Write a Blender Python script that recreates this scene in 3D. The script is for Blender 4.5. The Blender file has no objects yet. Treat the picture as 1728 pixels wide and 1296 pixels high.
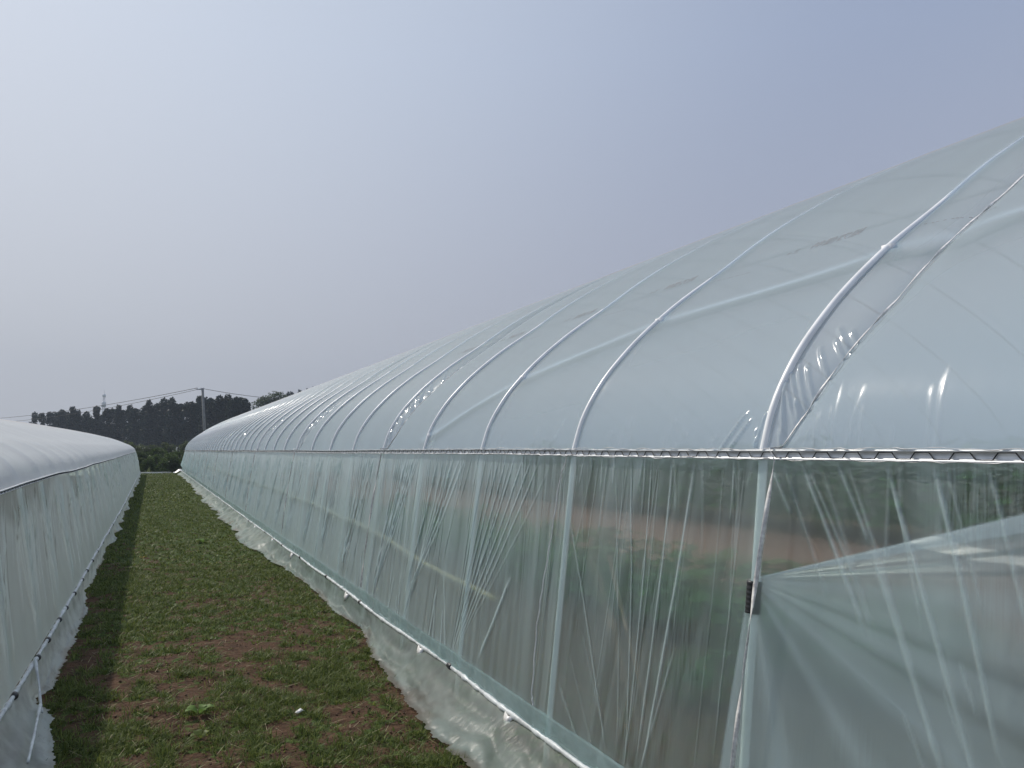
import bpy, math, random
import numpy as np
from mathutils import Vector, Matrix
R = math.radians
C = bpy.context.scene.collection
sc = bpy.context.scene
rng = np.random.default_rng(7)
random.seed(7)

# ------------------------------------------------------------------ camera
H = 1.5
cam_d = bpy.data.cameras.new('camera')
cam = bpy.data.objects.new('camera', cam_d); C.objects.link(cam)
cam_d.sensor_fit = 'HORIZONTAL'; cam_d.sensor_width = 36.0
cam_d.lens = 36.0 * 1348 / 1728
cam_d.clip_end = 6000; cam_d.clip_start = 0.03
cam.location = (0, 0, H)
cam.rotation_euler = (R(90 + 4.623), 0, R(-24.242))
sc.camera = cam

# ------------------------------------------------------------------ sky and sun
SUN_EL, SUN_AZ = R(43), R(-25.5)          # azimuth measured from +Y towards +X
sd = Vector((math.sin(SUN_AZ) * math.cos(SUN_EL), math.cos(SUN_AZ) * math.cos(SUN_EL), math.sin(SUN_EL)))
w = bpy.data.worlds.new('World'); sc.world = w; w.use_nodes = True
nt = w.node_tree; nt.nodes.clear(); N = nt.nodes.new; L = nt.links.new
out = N('ShaderNodeOutputWorld')
sky = N('ShaderNodeTexSky'); sky.sky_type = 'NISHITA'; sky.sun_disc = False
sky.sun_elevation = SUN_EL; sky.sun_rotation = SUN_AZ; sky.dust_density = 5.0; sky.air_density = 1.5
b1 = N('ShaderNodeBackground'); b1.inputs[1].default_value = 0.05; L(sky.outputs[0], b1.inputs[0])
tc = N('ShaderNodeTexCoord')
sep = N('ShaderNodeSeparateXYZ'); L(tc.outputs['Generated'], sep.inputs[0])
ramp = N('ShaderNodeValToRGB')            # haze by elevation
e = ramp.color_ramp.elements
e[0].position = 0.0; e[0].color = (0.49, 0.505, 0.57, 1)
e[1].position = 0.75; e[1].color = (0.29, 0.375, 0.57, 1)
m1 = ramp.color_ramp.elements.new(0.22); m1.color = (0.435, 0.475, 0.60, 1)
m2 = ramp.color_ramp.elements.new(0.45); m2.color = (0.38, 0.455, 0.635, 1)
L(sep.outputs[2], ramp.inputs[0])
dot = N('ShaderNodeVectorMath'); dot.operation = 'DOT_PRODUCT'
nrm = N('ShaderNodeVectorMath'); nrm.operation = 'NORMALIZE'
L(tc.outputs['Generated'], nrm.inputs[0]); L(nrm.outputs[0], dot.inputs[0]); dot.inputs[1].default_value = sd
glow = N('ShaderNodeMapRange'); glow.inputs[1].default_value = 0.42; glow.inputs[2].default_value = 1.08
glow.interpolation_type = 'SMOOTHSTEP'
L(dot.outputs['Value'], glow.inputs[0])
gm = N('ShaderNodeMix'); gm.data_type = 'RGBA'; gm.blend_type = 'ADD'
L(glow.outputs[0], gm.inputs[0]); L(ramp.outputs[0], gm.inputs[6]); gm.inputs[7].default_value = (0.38, 0.39, 0.35, 1)
b2 = N('ShaderNodeBackground'); b2.inputs[1].default_value = 0.92; L(gm.outputs[2], b2.inputs[0])
mx = N('ShaderNodeMixShader'); mx.inputs[0].default_value = 0.9
L(b1.outputs[0], mx.inputs[1]); L(b2.outputs[0], mx.inputs[2]); L(mx.outputs[0], out.inputs[0])

sl = bpy.data.lights.new('sun', 'SUN'); sl.energy = 3.1; sl.angle = R(1.0); sl.color = (1.0, 0.94, 0.85)
so = bpy.data.objects.new('sun', sl); C.objects.link(so)
so.rotation_euler = sd.to_track_quat('Z', 'Y').to_euler(); so.location = (-20, 30, 40)

sc.view_settings.view_transform = 'Standard'; sc.view_settings.look = 'None'
sc.view_settings.exposure = 0.0; sc.view_settings.gamma = 1.0
sc.render.engine = 'CYCLES'
sc.cycles.max_bounces = 14; sc.cycles.transparent_max_bounces = 32
sc.cycles.transmission_bounces = 10; sc.cycles.diffuse_bounces = 4; sc.cycles.glossy_bounces = 4
sc.cycles.sample_clamp_indirect = 4.0

# ------------------------------------------------------------------ helpers
def tag(o, label=None, cat=None, group=None, kind=None):
    if label: o['label'] = label
    if cat: o['category'] = cat
    if group: o['group'] = group
    if kind: o['kind'] = kind
    return o

def empty(name, loc=(0, 0, 0)):
    o = bpy.data.objects.new(name, None); C.objects.link(o); o.location = loc
    o.empty_display_size = 0.2
    return o

def mesh_np(name, V, F, mat=None, parent=None, smooth=True, attrs=None, uv=None, mats=None, mi=None):
    """V (n,3) array, F (m,k) array of equal-sided faces (or a list of such arrays)."""
    V = np.asarray(V, dtype=np.float32)
    Fs = F if isinstance(F, list) else [F]
    Fs = [np.asarray(f, dtype=np.int32) for f in Fs]
    me = bpy.data.meshes.new(name)
    me.vertices.add(len(V)); me.vertices.foreach_set('co', V.ravel())
    loops = np.concatenate([f.ravel() for f in Fs])
    sizes = np.concatenate([np.full(len(f), f.shape[1], np.int32) for f in Fs])
    starts = np.r_[0, np.cumsum(sizes)[:-1]].astype(np.int32)
    me.loops.add(len(loops)); me.loops.foreach_set('vertex_index', loops)
    me.polygons.add(len(sizes)); me.polygons.foreach_set('loop_start', starts)
    me.polygons.foreach_set('loop_total', sizes)
    if mi is not None: me.polygons.foreach_set('material_index', np.asarray(mi, np.int32))
    me.update(calc_edges=True)
    if smooth: me.polygons.foreach_set('use_smooth', np.ones(len(sizes), bool))
    if uv is not None:
        l = me.uv_layers.new(name='UVMap'); l.data.foreach_set('uv', np.asarray(uv, np.float32)[loops].ravel())
    for k, a in (attrs or {}).items():
        at = me.attributes.new(k, 'FLOAT', 'POINT'); at.data.foreach_set('value', np.asarray(a, np.float32).ravel())
    for m in (mats or ([mat] if mat else [])): me.materials.append(m)
    o = bpy.data.objects.new(name, me); C.objects.link(o)
    if parent: o.parent = parent
    return o

def grid_faces(nu, nv):
    i = np.arange(nu - 1)[:, None] * nv + np.arange(nv - 1)[None, :]
    return np.stack([i, i + nv, i + nv + 1, i + 1], -1).reshape(-1, 4)

def tube_arr(pts, r, n=8, closed_ends=True):
    P = np.asarray(pts, float); m = len(P)
    T = np.gradient(P, axis=0); T /= np.linalg.norm(T, axis=1)[:, None] + 1e-12
    ref = np.array([0, 0, 1.0]) if abs(T[0][2]) < 0.9 else np.array([1.0, 0, 0])
    A = np.empty_like(P); a = ref - T[0] * T[0].dot(ref); a /= np.linalg.norm(a)
    for i in range(m):
        a = a - T[i] * T[i].dot(a); a /= np.linalg.norm(a) + 1e-12; A[i] = a
    B = np.cross(T, A)
    rr = np.broadcast_to(np.asarray(r, float), (m,))
    th = np.linspace(0, 2 * np.pi, n, endpoint=False)
    V = P[:, None, :] + rr[:, None, None] * (np.cos(th)[None, :, None] * A[:, None, :] + np.sin(th)[None, :, None] * B[:, None, :])
    V = V.reshape(-1, 3)
    i = np.arange(m - 1)[:, None] * n + np.arange(n)[None, :]
    j = np.arange(m - 1)[:, None] * n + (np.arange(n)[None, :] + 1) % n
    F = np.stack([i, j, j + n, i + n], -1).reshape(-1, 4)
    fs = [F]
    if closed_ends:
        fs += [np.arange(n)[::-1][None, :], (np.arange(n) + (m - 1) * n)[None, :]]
    return V, fs

class MB:
    def __init__(s): s.V = []; s.F = {}; s.n = 0
    def add(s, V, Fs):
        for f in (Fs if isinstance(Fs, list) else [Fs]):
            f = np.asarray(f); s.F.setdefault(f.shape[1], []).append(f + s.n)
        s.V.append(np.asarray(V, float)); s.n += len(V); return s
    def tube(s, pts, r, n=8): return s.add(*tube_arr(pts, r, n))
    def box(s, c, d, rot=None):
        c = np.asarray(c, float); d = np.asarray(d, float) / 2
        V = np.array([[x, y, z] for x in (-1, 1) for y in (-1, 1) for z in (-1, 1)], float) * d
        if rot is not None: V = V @ np.asarray(rot).T
        return s.add(V + c, np.array([[0, 1, 3, 2], [4, 6, 7, 5], [0, 4, 5, 1], [2, 3, 7, 6], [0, 2, 6, 4], [1, 5, 7, 3]]))
    def build(s, name, mat, parent=None, smooth=True):
        return mesh_np(name, np.concatenate(s.V), [np.concatenate(f) for f in s.F.values()], mat, parent, smooth)

def vnoise1(x, seed=0):
    r = np.random.default_rng(seed).uniform(-1, 1, 4096)
    x = np.asarray(x, float); i = np.floor(x).astype(int); f = x - i; f = f * f * (3 - 2 * f)
    return r[i % 4096] * (1 - f) + r[(i + 1) % 4096] * f
def vnoise2(x, y, seed=0):
    r = np.random.default_rng(seed).uniform(-1, 1, (256, 256))
    x = np.asarray(x, float); y = np.asarray(y, float)
    i = np.floor(x).astype(int); j = np.floor(y).astype(int); f = x - i; g = y - j
    f = f * f * (3 - 2 * f); g = g * g * (3 - 2 * g)
    a = r[i % 256, j % 256]; b = r[(i + 1) % 256, j % 256]; c = r[i % 256, (j + 1) % 256]; d = r[(i + 1) % 256, (j + 1) % 256]
    return (a * (1 - f) + b * f) * (1 - g) + (c * (1 - f) + d * f) * g
def fbm(x, y, o=4, seed=0):
    s = 0; a = 1; t = 0
    for k in range(o):
        s = s + a * vnoise2(x * 2 ** k, y * 2 ** k, seed + k); t += a; a *= .5
    return s / t

# ------------------------------------------------------------------ materials
def mat_new(name):
    m = bpy.data.materials.new(name); m.use_nodes = True
    t = m.node_tree; t.nodes.clear()
    o = t.nodes.new('ShaderNodeOutputMaterial')
    return m, t, o

def mth(t, op, a, b=None, clamp=False):
    n = t.nodes.new('ShaderNodeMath'); n.operation = op; n.use_clamp = clamp
    for k, v in enumerate((a, b)):
        if v is None: continue
        if isinstance(v, (int, float)): n.inputs[k].default_value = v
        else: t.links.new(v, n.inputs[k])
    return n.outputs[0]

def film_mat(name, col, base, edge, power=2.0, trans_frac=0.6, rough=0.14, blur=0.0, blur_rough=0.45, sheen=0.6, spow=4.0, specks=0.0,
             tint=(0.86, 0.95, 0.93), drip=0.0, dirt=0.0, gloss=1.0, bump=0.15, col2=None, clear=(1, 1, 1)):
    m, t, o = mat_new(name); N = t.nodes.new; L = t.links.new
    uv = N('ShaderNodeUVMap'); uv.uv_map = 'UVMap'
    thick = N('ShaderNodeAttribute'); thick.attribute_name = 'thick'
    lw = N('ShaderNodeLayerWeight'); lw.inputs[0].default_value = 0.5
    f = mth(t, 'POWER', lw.outputs['Facing'], power)
    a = mth(t, 'ADD', mth(t, 'MULTIPLY', f, edge), base)
    a = mth(t, 'ADD', a, thick.outputs['Fac'])
    # soft cloudy condensation and vertical drip streaks
    mp = N('ShaderNodeMapping'); L(uv.outputs[0], mp.inputs[0]); mp.inputs['Scale'].default_value = (3.0, 2.0, 1)
    n1 = N('ShaderNodeTexNoise'); n1.inputs['Scale'].default_value = 1.0; n1.inputs['Detail'].default_value = 5; L(mp.outputs[0], n1.inputs[0])
    c = mth(t, 'MULTIPLY', mth(t, 'SUBTRACT', n1.outputs[0], 0.5), dirt)
    a = mth(t, 'ADD', a, c)
    if drip:
        mp2 = N('ShaderNodeMapping'); L(uv.outputs[0], mp2.inputs[0]); mp2.inputs['Scale'].default_value = (160, 7, 1)
        n2 = N('ShaderNodeTexNoise'); n2.inputs['Scale'].default_value = 1.0; n2.inputs['Detail'].default_value = 3; L(mp2.outputs[0], n2.inputs[0])
        mp3 = N('ShaderNodeMapping'); L(uv.outputs[0], mp3.inputs[0]); mp3.inputs['Scale'].default_value = (1.3, 1.1, 1)
        n3 = N('ShaderNodeTexNoise'); n3.inputs['Scale'].default_value = 1.0; n3.inputs['Detail'].default_value = 2; L(mp3.outputs[0], n3.inputs[0])
        msk = mth(t, 'MULTIPLY', mth(t, 'SUBTRACT', n3.outputs[0], 0.47), 6.0, True)
        st = mth(t, 'MULTIPLY', mth(t, 'SUBTRACT', n2.outputs[0], 0.5), drip)
        a = mth(t, 'ADD', a, mth(t, 'MULTIPLY', st, msk))
    vo = N('ShaderNodeTexVoronoi'); vo.inputs['Scale'].default_value = 16; L(uv.outputs[0], vo.inputs[0])
    vs = N('ShaderNodeSeparateColor'); L(vo.outputs['Color'], vs.inputs[0])
    sp = mth(t, 'MULTIPLY', mth(t, 'LESS_THAN', vo.outputs['Distance'], 0.035), mth(t, 'GREATER_THAN', vs.outputs[0], 0.72))
    a = mth(t, 'ADD', a, mth(t, 'MULTIPLY', sp, specks))
    a = mth(t, 'MINIMUM', mth(t, 'MAXIMUM', a, 0.02), 0.96)
    # scattering part
    colr = N('ShaderNodeMix'); colr.data_type = 'RGBA'
    colr.inputs[6].default_value = (*col, 1); colr.inputs[7].default_value = (*(col2 or col), 1)
    tone = N('ShaderNodeAttribute'); tone.attribute_name = 'tone'; L(tone.outputs['Fac'], colr.inputs[0])
    tr = N('ShaderNodeBsdfTranslucent'); L(colr.outputs[2], tr.inputs[0])
    di = N('ShaderNodeBsdfDiffuse'); L(colr.outputs[2], di.inputs[0])
    sca = N('ShaderNodeMixShader'); sca.inputs[0].default_value = trans_frac; L(di.outputs[0], sca.inputs[1]); L(tr.outputs[0], sca.inputs[2])
    tp = N('ShaderNodeBsdfTransparent'); tp.inputs[0].default_value = (*tint, 1)
    thru = tp.outputs[0]
    if blur:
        rf = N('ShaderNodeBsdfRefraction'); rf.inputs['IOR'].default_value = 1.07; rf.inputs['Roughness'].default_value = blur_rough
        rf.inputs[0].default_value = (*tint, 1)
        mm = N('ShaderNodeMixShader'); cr0 = N('ShaderNodeAttribute'); cr0.attribute_name = 'crease'; L(mth(t, 'SUBTRACT', blur, mth(t, 'MULTIPLY', cr0.outputs['Fac'], blur * .95)), mm.inputs[0]); L(tp.outputs[0], mm.inputs[1]); L(rf.outputs[0], mm.inputs[2])
        thru = mm.outputs[0]
    body = N('ShaderNodeMixShader'); L(a, body.inputs[0]); L(thru, body.inputs[1]); L(sca.outputs[0], body.inputs[2])
    # gloss
    mpb = N('ShaderNodeMapping'); L(uv.outputs[0], mpb.inputs[0]); mpb.inputs['Scale'].default_value = (22, 9, 1)
    nb = N('ShaderNodeTexNoise'); nb.inputs['Scale'].default_value = 1.0; nb.inputs['Detail'].default_value = 4; L(mpb.outputs[0], nb.inputs[0])
    bp = N('ShaderNodeBump'); bp.inputs['Strength'].default_value = bump; bp.inputs['Distance'].default_value = 0.02; L(nb.outputs[0], bp.inputs['Height'])
    gl = N('ShaderNodeBsdfGlossy'); crease = N('ShaderNodeAttribute'); crease.attribute_name = 'crease'; L(mth(t, 'SUBTRACT', rough, mth(t, 'MULTIPLY', crease.outputs['Fac'], rough * .7)), gl.inputs['Roughness']); L(bp.outputs[0], gl.inputs['Normal'])
    fr = N('ShaderNodeFresnel'); fr.inputs[0].default_value = 1.45; L(bp.outputs[0], fr.inputs['Normal'])
    geo = N('ShaderNodeNewGeometry')
    # the same fresnel from either side of the sheet
    fb = mth(t, 'MULTIPLY', mth(t, 'POWER', lw.outputs['Facing'], spow), sheen)
    g = mth(t, 'ADD', fb, mth(t, 'MULTIPLY', mth(t, 'ADD', mth(t, 'MULTIPLY', crease.outputs['Fac'], 1.6), gloss), 0.05), True)
    fin = N('ShaderNodeMixShader'); L(g, fin.inputs[0]); L(body.outputs[0], fin.inputs[1]); L(gl.outputs[0], fin.inputs[2])
    L(fin.outputs[0], o.inputs[0])
    return m

def simple(name, col, rough=0.6, metal=0.0, var=0.15, scale=30, spec=0.5, coord='Object', bump=0.0):
    m, t, o = mat_new(name); N = t.nodes.new; L = t.links.new
    b = N('ShaderNodeBsdfPrincipled'); b.inputs['Roughness'].default_value = rough; b.inputs['Metallic'].default_value = metal
    b.inputs['Specular IOR Level'].default_value = spec
    c = N('ShaderNodeTexCoord'); n = N('ShaderNodeTexNoise'); n.inputs['Scale'].default_value = scale; n.inputs['Detail'].default_value = 4
    L(c.outputs[coord], n.inputs[0])
    r = N('ShaderNodeValToRGB'); r.color_ramp.elements[0].position = 0.3; r.color_ramp.elements[1].position = 0.7
    r.color_ramp.elements[0].color = (*[x * (1 - var) for x in col], 1); r.color_ramp.elements[1].color = (*[min(1, x * (1 + var)) for x in col], 1)
    L(n.outputs[0], r.inputs[0]); L(r.outputs[0], b.inputs[0])
    if bump:
        bp = N('ShaderNodeBump'); bp.inputs['Strength'].default_value = bump; bp.inputs['Distance'].default_value = 0.01
        L(n.outputs[0], bp.inputs['Height']); L(bp.outputs[0], b.inputs['Normal'])
    L(b.outputs[0], o.inputs[0])
    return m

def leaf_mat(name, c1, c2, trans=0.35, rough=0.5, scale=2.0, obj_var=0.0):
    m, t, o = mat_new(name); N = t.nodes.new; L = t.links.new
    tn = N('ShaderNodeAttribute'); tn.attribute_name = 'tone'
    mixc = N('ShaderNodeMix'); mixc.data_type = 'RGBA'; mixc.inputs[6].default_value = (*c1, 1); mixc.inputs[7].default_value = (*c2, 1)
    L(tn.outputs['Fac'], mixc.inputs[0])
    oi = N('ShaderNodeObjectInfo'); hs = N('ShaderNodeHueSaturation')
    L(mth(t, 'ADD', mth(t, 'MULTIPLY', oi.outputs['Random'], obj_var), 1 - obj_var / 2), hs.inputs['Value'])
    L(mixc.outputs[2], hs.inputs['Color'])
    b = N('ShaderNodeBsdfPrincipled'); b.inputs['Roughness'].default_value = rough; b.inputs['Specular IOR Level'].default_value = 0.15
    L(hs.outputs[0], b.inputs[0])
    tr = N('ShaderNodeBsdfTranslucent'); L(hs.outputs[0], tr.inputs[0])
    mx = N('ShaderNodeMixShader'); mx.inputs[0].default_value = trans; L(b.outputs[0], mx.inputs[1]); L(tr.outputs[0], mx.inputs[2])
    L(mx.outputs[0], o.inputs[0])
    return m

M = {}
M['roof'] = film_mat('roof_film', (0.75, 0.88, 0.94), 0.62, 0.20, 1.5, 0.62, rough=0.26, gloss=0.02, sheen=.35, spow=8.0, blur=0.65, blur_rough=0.6, tint=(0.96, 0.98, 1.0), dirt=0.12, bump=0.05, col2=(0.96, 0.90, 0.88))
M['wall'] = film_mat('wall_film', (0.78, 0.94, 0.93), 0.12, 1.25, 2.8, 0.6, rough=0.16, gloss=.7, blur=0.62, blur_rough=0.4, tint=(0.86, 0.93, 0.905), drip=0.85, dirt=0.08, bump=0.10)
M['roof_b'] = film_mat('old_roof_film', (0.94, 0.95, 0.93), 0.80, 0.14, 1.5, 0.38, rough=0.3, gloss=.15, sheen=.15, tint=(0.9, 0.95, 0.95), dirt=0.2, bump=0.1, col2=(0.88, 0.86, 0.83))
M['wall_b'] = film_mat('old_wall_film', (0.88, 0.96, 0.92), 0.66, 0.22, 1.6, 0.62, rough=0.3, gloss=.3, sheen=.25, tint=(0.82, 0.92, 0.88), drip=0.2, dirt=0.35, bump=0.1)
M['curtain'] = film_mat('inner_film', (0.86, 0.89, 0.92), 0.52, 0.4, 1.6, 0.5, rough=0.25, blur=0.6, tint=(0.9, 0.94, 0.94), dirt=0.25, bump=0.1, specks=.5)
M['skirt'] = film_mat('skirt_film', (0.62, 0.72, 0.67), 0.58, 0.3, 1.6, 0.7, sheen=.12, rough=0.35, tint=(0.82, 0.9, 0.86), dirt=0.55, bump=0.2, gloss=.3, col2=(0.44, 0.41, 0.35), specks=.5)
M['skirt_b'] = film_mat('old_skirt_film', (0.88, 0.93, 0.88), 0.62, 0.35, 1.6, 0.6, sheen=.15, rough=0.35, tint=(0.82, 0.9, 0.86), dirt=0.5, bump=0.2, gloss=.3, col2=(0.62, 0.57, 0.48))
M['strip'] = film_mat('overlap_film', (0.60, 0.76, 0.76), 0.40, 0.4, 1.6, 0.5, rough=0.15, tint=(0.8, 0.92, 0.92), dirt=0.35, bump=0.25)
M['pipe'] = simple('galvanised_pipe', (0.92, 0.92, 0.90), 0.35, 0.0, 0.08, 12)
M['dull'] = simple('weathered_pipe', (0.55, 0.54, 0.52), 0.5, 0.0, 0.1, 12)
M['base_pipe'] = simple('film_wrapped_pipe', (0.62, 0.64, 0.63), 0.38, 0.0, 0.3, 14, bump=0.5)
M['alu'] = simple('aluminium', (0.68, 0.70, 0.71), 0.35, 0.1, 0.15, 20)
M['wire'] = simple('dark_wire', (0.02, 0.022, 0.025), 0.4, 0.3)
M['black'] = simple('black_plastic', (0.018, 0.018, 0.02), 0.45)
M['strap'] = simple('pale_strap', (0.74, 0.72, 0.69), 0.4, 0, 0.3, 60)
M['cord'] = simple('white_cord', (0.75, 0.76, 0.74), 0.6)
M['ink'] = simple('print_ink', (0.30, 0.32, 0.34), 0.8)
M['stake'] = simple('bamboo', (0.33, 0.22, 0.13), 0.7)
M['hose'] = simple('yellow_hose', (0.42, 0.33, 0.14), 0.6)
M['concrete'] = simple('concrete_pole', (0.27, 0.265, 0.25), 0.85, 0, 0.15, 4)
M['cable'] = simple('cable', (0.05, 0.05, 0.055), 0.7)
M['white'] = simple('white_paint', (0.8, 0.8, 0.8), 0.5, 0, 0.05)
M['steel'] = simple('steel_lattice', (0.42, 0.43, 0.45), 0.6)
M['bark'] = simple('bark', (0.07, 0.06, 0.05), 0.9, 0, 0.3, 5)
M['poplar'] = leaf_mat('poplar_leaves', (0.010, 0.023, 0.018), (0.028, 0.050, 0.032), 0.25, obj_var=0.4)
M['round'] = leaf_mat('willow_leaves', (0.05, 0.075, 0.028), (0.10, 0.13, 0.045), 0.3)
M['shrub'] = leaf_mat('shrub_leaves', (0.045, 0.075, 0.022), (0.12, 0.17, 0.05), 0.45, obj_var=0.4)
M['reed'] = leaf_mat('weed_leaves', (0.07, 0.095, 0.04), (0.16, 0.19, 0.085), 0.45, obj_var=0.4)
M['crop'] = leaf_mat('crop_leaves', (0.05, 0.18, 0.05), (0.16, 0.36, 0.09), 0.35, obj_var=0.3)
M['grass'] = leaf_mat('grass_blades', (0.050, 0.080, 0.015), (0.23, 0.265, 0.07), 0.35)
M['lime'] = leaf_mat('broad_leaf', (0.13, 0.22, 0.05), (0.2, 0.3, 0.07), 0.35)
M['yellow'] = leaf_mat('dead_leaf', (0.55, 0.36, 0.06), (0.6, 0.42, 0.1), 0.2)

def ground_mat():
    m, t, o = mat_new('soil_and_low_growth'); N = t.nodes.new; L = t.links.new
    g = N('ShaderNodeNewGeometry')
    n1 = N('ShaderNodeTexNoise'); n1.inputs['Scale'].default_value = 9; n1.inputs['Detail'].default_value = 8; n1.inputs['Roughness'].default_value = 0.65; L(g.outputs['Position'], n1.inputs[0])
    r = N('ShaderNodeValToRGB'); e = r.color_ramp.elements
    e[0].position = 0.28; e[0].color = (0.038, 0.022, 0.013, 1); e[1].position = 0.75; e[1].color = (0.145, 0.082, 0.048, 1)
    k = e.new(0.5); k.color = (0.088, 0.048, 0.028, 1); L(n1.outputs[0], r.inputs[0])
    cov = N('ShaderNodeAttribute'); cov.attribute_name = 'cover'
    n2 = N('ShaderNodeTexNoise'); n2.inputs['Scale'].default_value = 28; n2.inputs['Detail'].default_value = 6; L(g.outputs['Position'], n2.inputs[0])
    rg = N('ShaderNodeValToRGB'); e = rg.color_ramp.elements
    e[0].position = 0.35; e[0].color = (0.036, 0.052, 0.014, 1); e[1].position = 0.7; e[1].color = (0.085, 0.13, 0.03, 1); L(n2.outputs[0], rg.inputs[0])
    n3 = N('ShaderNodeTexNoise'); n3.inputs['Scale'].default_value = 14; n3.inputs['Detail'].default_value = 7; L(g.outputs['Position'], n3.inputs[0])
    ff = mth(t, 'ADD', mth(t, 'MULTIPLY', mth(t, 'SUBTRACT', n3.outputs[0], 0.5), 2.5), cov.outputs['Fac'])
    ff = mth(t, 'MULTIPLY', mth(t, 'SUBTRACT', ff, 0.35), 3.0, True)
    mx = N('ShaderNodeMix'); mx.data_type = 'RGBA'; L(ff, mx.inputs[0]); L(r.outputs[0], mx.inputs[6]); L(rg.outputs[0], mx.inputs[7])
    dry = N('ShaderNodeAttribute'); dry.attribute_name = 'dry'; m3 = N('ShaderNodeMix'); m3.data_type = 'RGBA'
    L(dry.outputs['Fac'], m3.inputs[0]); L(mx.outputs[2], m3.inputs[6]); m3.inputs[7].default_value = (0.46, 0.275, 0.195, 1)
    b = N('ShaderNodeBsdfPrincipled'); b.inputs['Roughness'].default_value = 0.95; b.inputs['Specular IOR Level'].default_value = 0.15; L(m3.outputs[2], b.inputs[0])
    bp = N('ShaderNodeBump'); bp.inputs['Strength'].default_value = 0.9; bp.inputs['Distance'].default_value = 0.03
    n4 = N('ShaderNodeTexNoise'); n4.inputs['Scale'].default_value = 35; n4.inputs['Detail'].default_value = 8; L(g.outputs['Position'], n4.inputs[0])
    L(n4.outputs[0], bp.inputs['Height']); L(bp.outputs[0], b.inputs['Normal']); L(b.outputs[0], o.inputs[0])
    return m
M['ground'] = ground_mat()

# ------------------------------------------------------------------ ground
def cover_fn(x, y):
    """how much green growth there is at a spot of the alley: bare patches near, nearly closed sward far."""
    n = .42 * fbm(x * 2.2 + 9, y * 1.5 + 3, 3, 11) + .95 * fbm(x * 9 + 2, y * 7, 3, 12)
    rows = 0.12 * np.sin(y * 2.6 + 1.5 * vnoise1(x * 1.3, 5))
    return np.clip(0.36 + 0.95 * n + rows + np.clip((y - 5.0) / 14, 0, 0.75), 0, 1.3)

def axis(a): return np.unique(np.round(np.concatenate(a), 4))
gx = axis([np.geomspace(14, 1500, 22) * -1, np.linspace(-14, -1.2, 20), np.linspace(-1.2, 2.2, 240), np.linspace(2.2, 14, 60), np.geomspace(14, 1500, 22)])
gy = axis([np.geomspace(6, 1500, 14) * -1, np.linspace(-6, 2.5, 14), np.linspace(2.5, 9, 360), np.linspace(9, 20, 260), np.linspace(20, 56, 180), np.geomspace(56, 1500, 26)])
GX, GY = np.meshgrid(gx, gy, indexing='ij')
inside = (np.exp(-np.clip(np.abs(GX - 0.5) - 1.6, 0, None) * 2)) * np.clip((62 - GY) / 4, 0, 1) * np.clip((GY + 3), 0, 1)
def ground_z(x, y):
    return 0.022 * fbm(x * 2.4, y * 2.0, 3, 31) + 0.012 * fbm(x * 11, y * 11, 3, 41)
GZ = ground_z(GX, GY) * inside - 0.002
cov = np.where((GX > -1.0) & (GX < 2.0), cover_fn(GX, GY), 0.35)
cov = np.where(GY > 53, 1.2, cov)
gr = mesh_np('ground', np.stack([GX, GY, GZ], -1).reshape(-1, 3), grid_faces(len(gx), len(gy)), M['ground'], None, True, {'cover': cov.ravel(), 'dry': (np.clip((GX - 5.6) * 2, 0, 1) * np.clip((10.4 - GX) * 3, 0, 1) * (GY < 52) * (0.75 + .35 * fbm(GX * .9, GY * .5, 2, 17))).ravel()})
tag(gr, kind='structure')

# ------------------------------------------------------------------ greenhouse geometry
PR = np.array([(1.837, 0), (1.88, .13), (1.97, .285), (2.14, .48), (2.39, .695), (2.73, .93), (3.07, 1.165), (3.5, 1.41), (4.0, 1.66), (4.5, 1.88), (5, 2.065), (5.6, 2.225), (6.2, 2.33), (6.8, 2.365)])
def smooth_curve(P, n=700):
    t = np.r_[0, np.cumsum(np.hypot(*np.diff(P, axis=0).T))]
    m = np.gradient(P, t, axis=0)
    u = np.linspace(0, t[-1], n); i = np.clip(np.searchsorted(t, u, side='right') - 1, 0, len(t) - 2)
    h = (t[i + 1] - t[i])[:, None]; x = ((u - t[i])[:, None]) / h
    return (2*x**3-3*x**2+1)*P[i] + (x**3-2*x**2+x)*h*m[i] + (-2*x**3+3*x**2)*P[i+1] + (x**3-x**2)*h*m[i+1], u
half, U = smooth_curve(PR)
mirror = half[::-1].copy(); mirror[:, 0] = 2 * 6.8 - mirror[:, 0]
PROF = np.concatenate([half, mirror[1:]]); US = np.r_[U, 2 * U[-1] - U[::-1][1:]]
TAN = np.gradient(PROF, US, axis=0); TAN /= np.linalg.norm(TAN, axis=1)[:, None]
NOR = np.stack([-TAN[:, 1], TAN[:, 0]], -1)            # outward
SMAX = US[-1]
def prof(s):
    return np.stack([np.interp(s, US, PROF[:, 0]), np.interp(s, US, PROF[:, 1])], -1), np.stack([np.interp(s, US, NOR[:, 0]), np.interp(s, US, NOR[:, 1])], -1)

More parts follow.
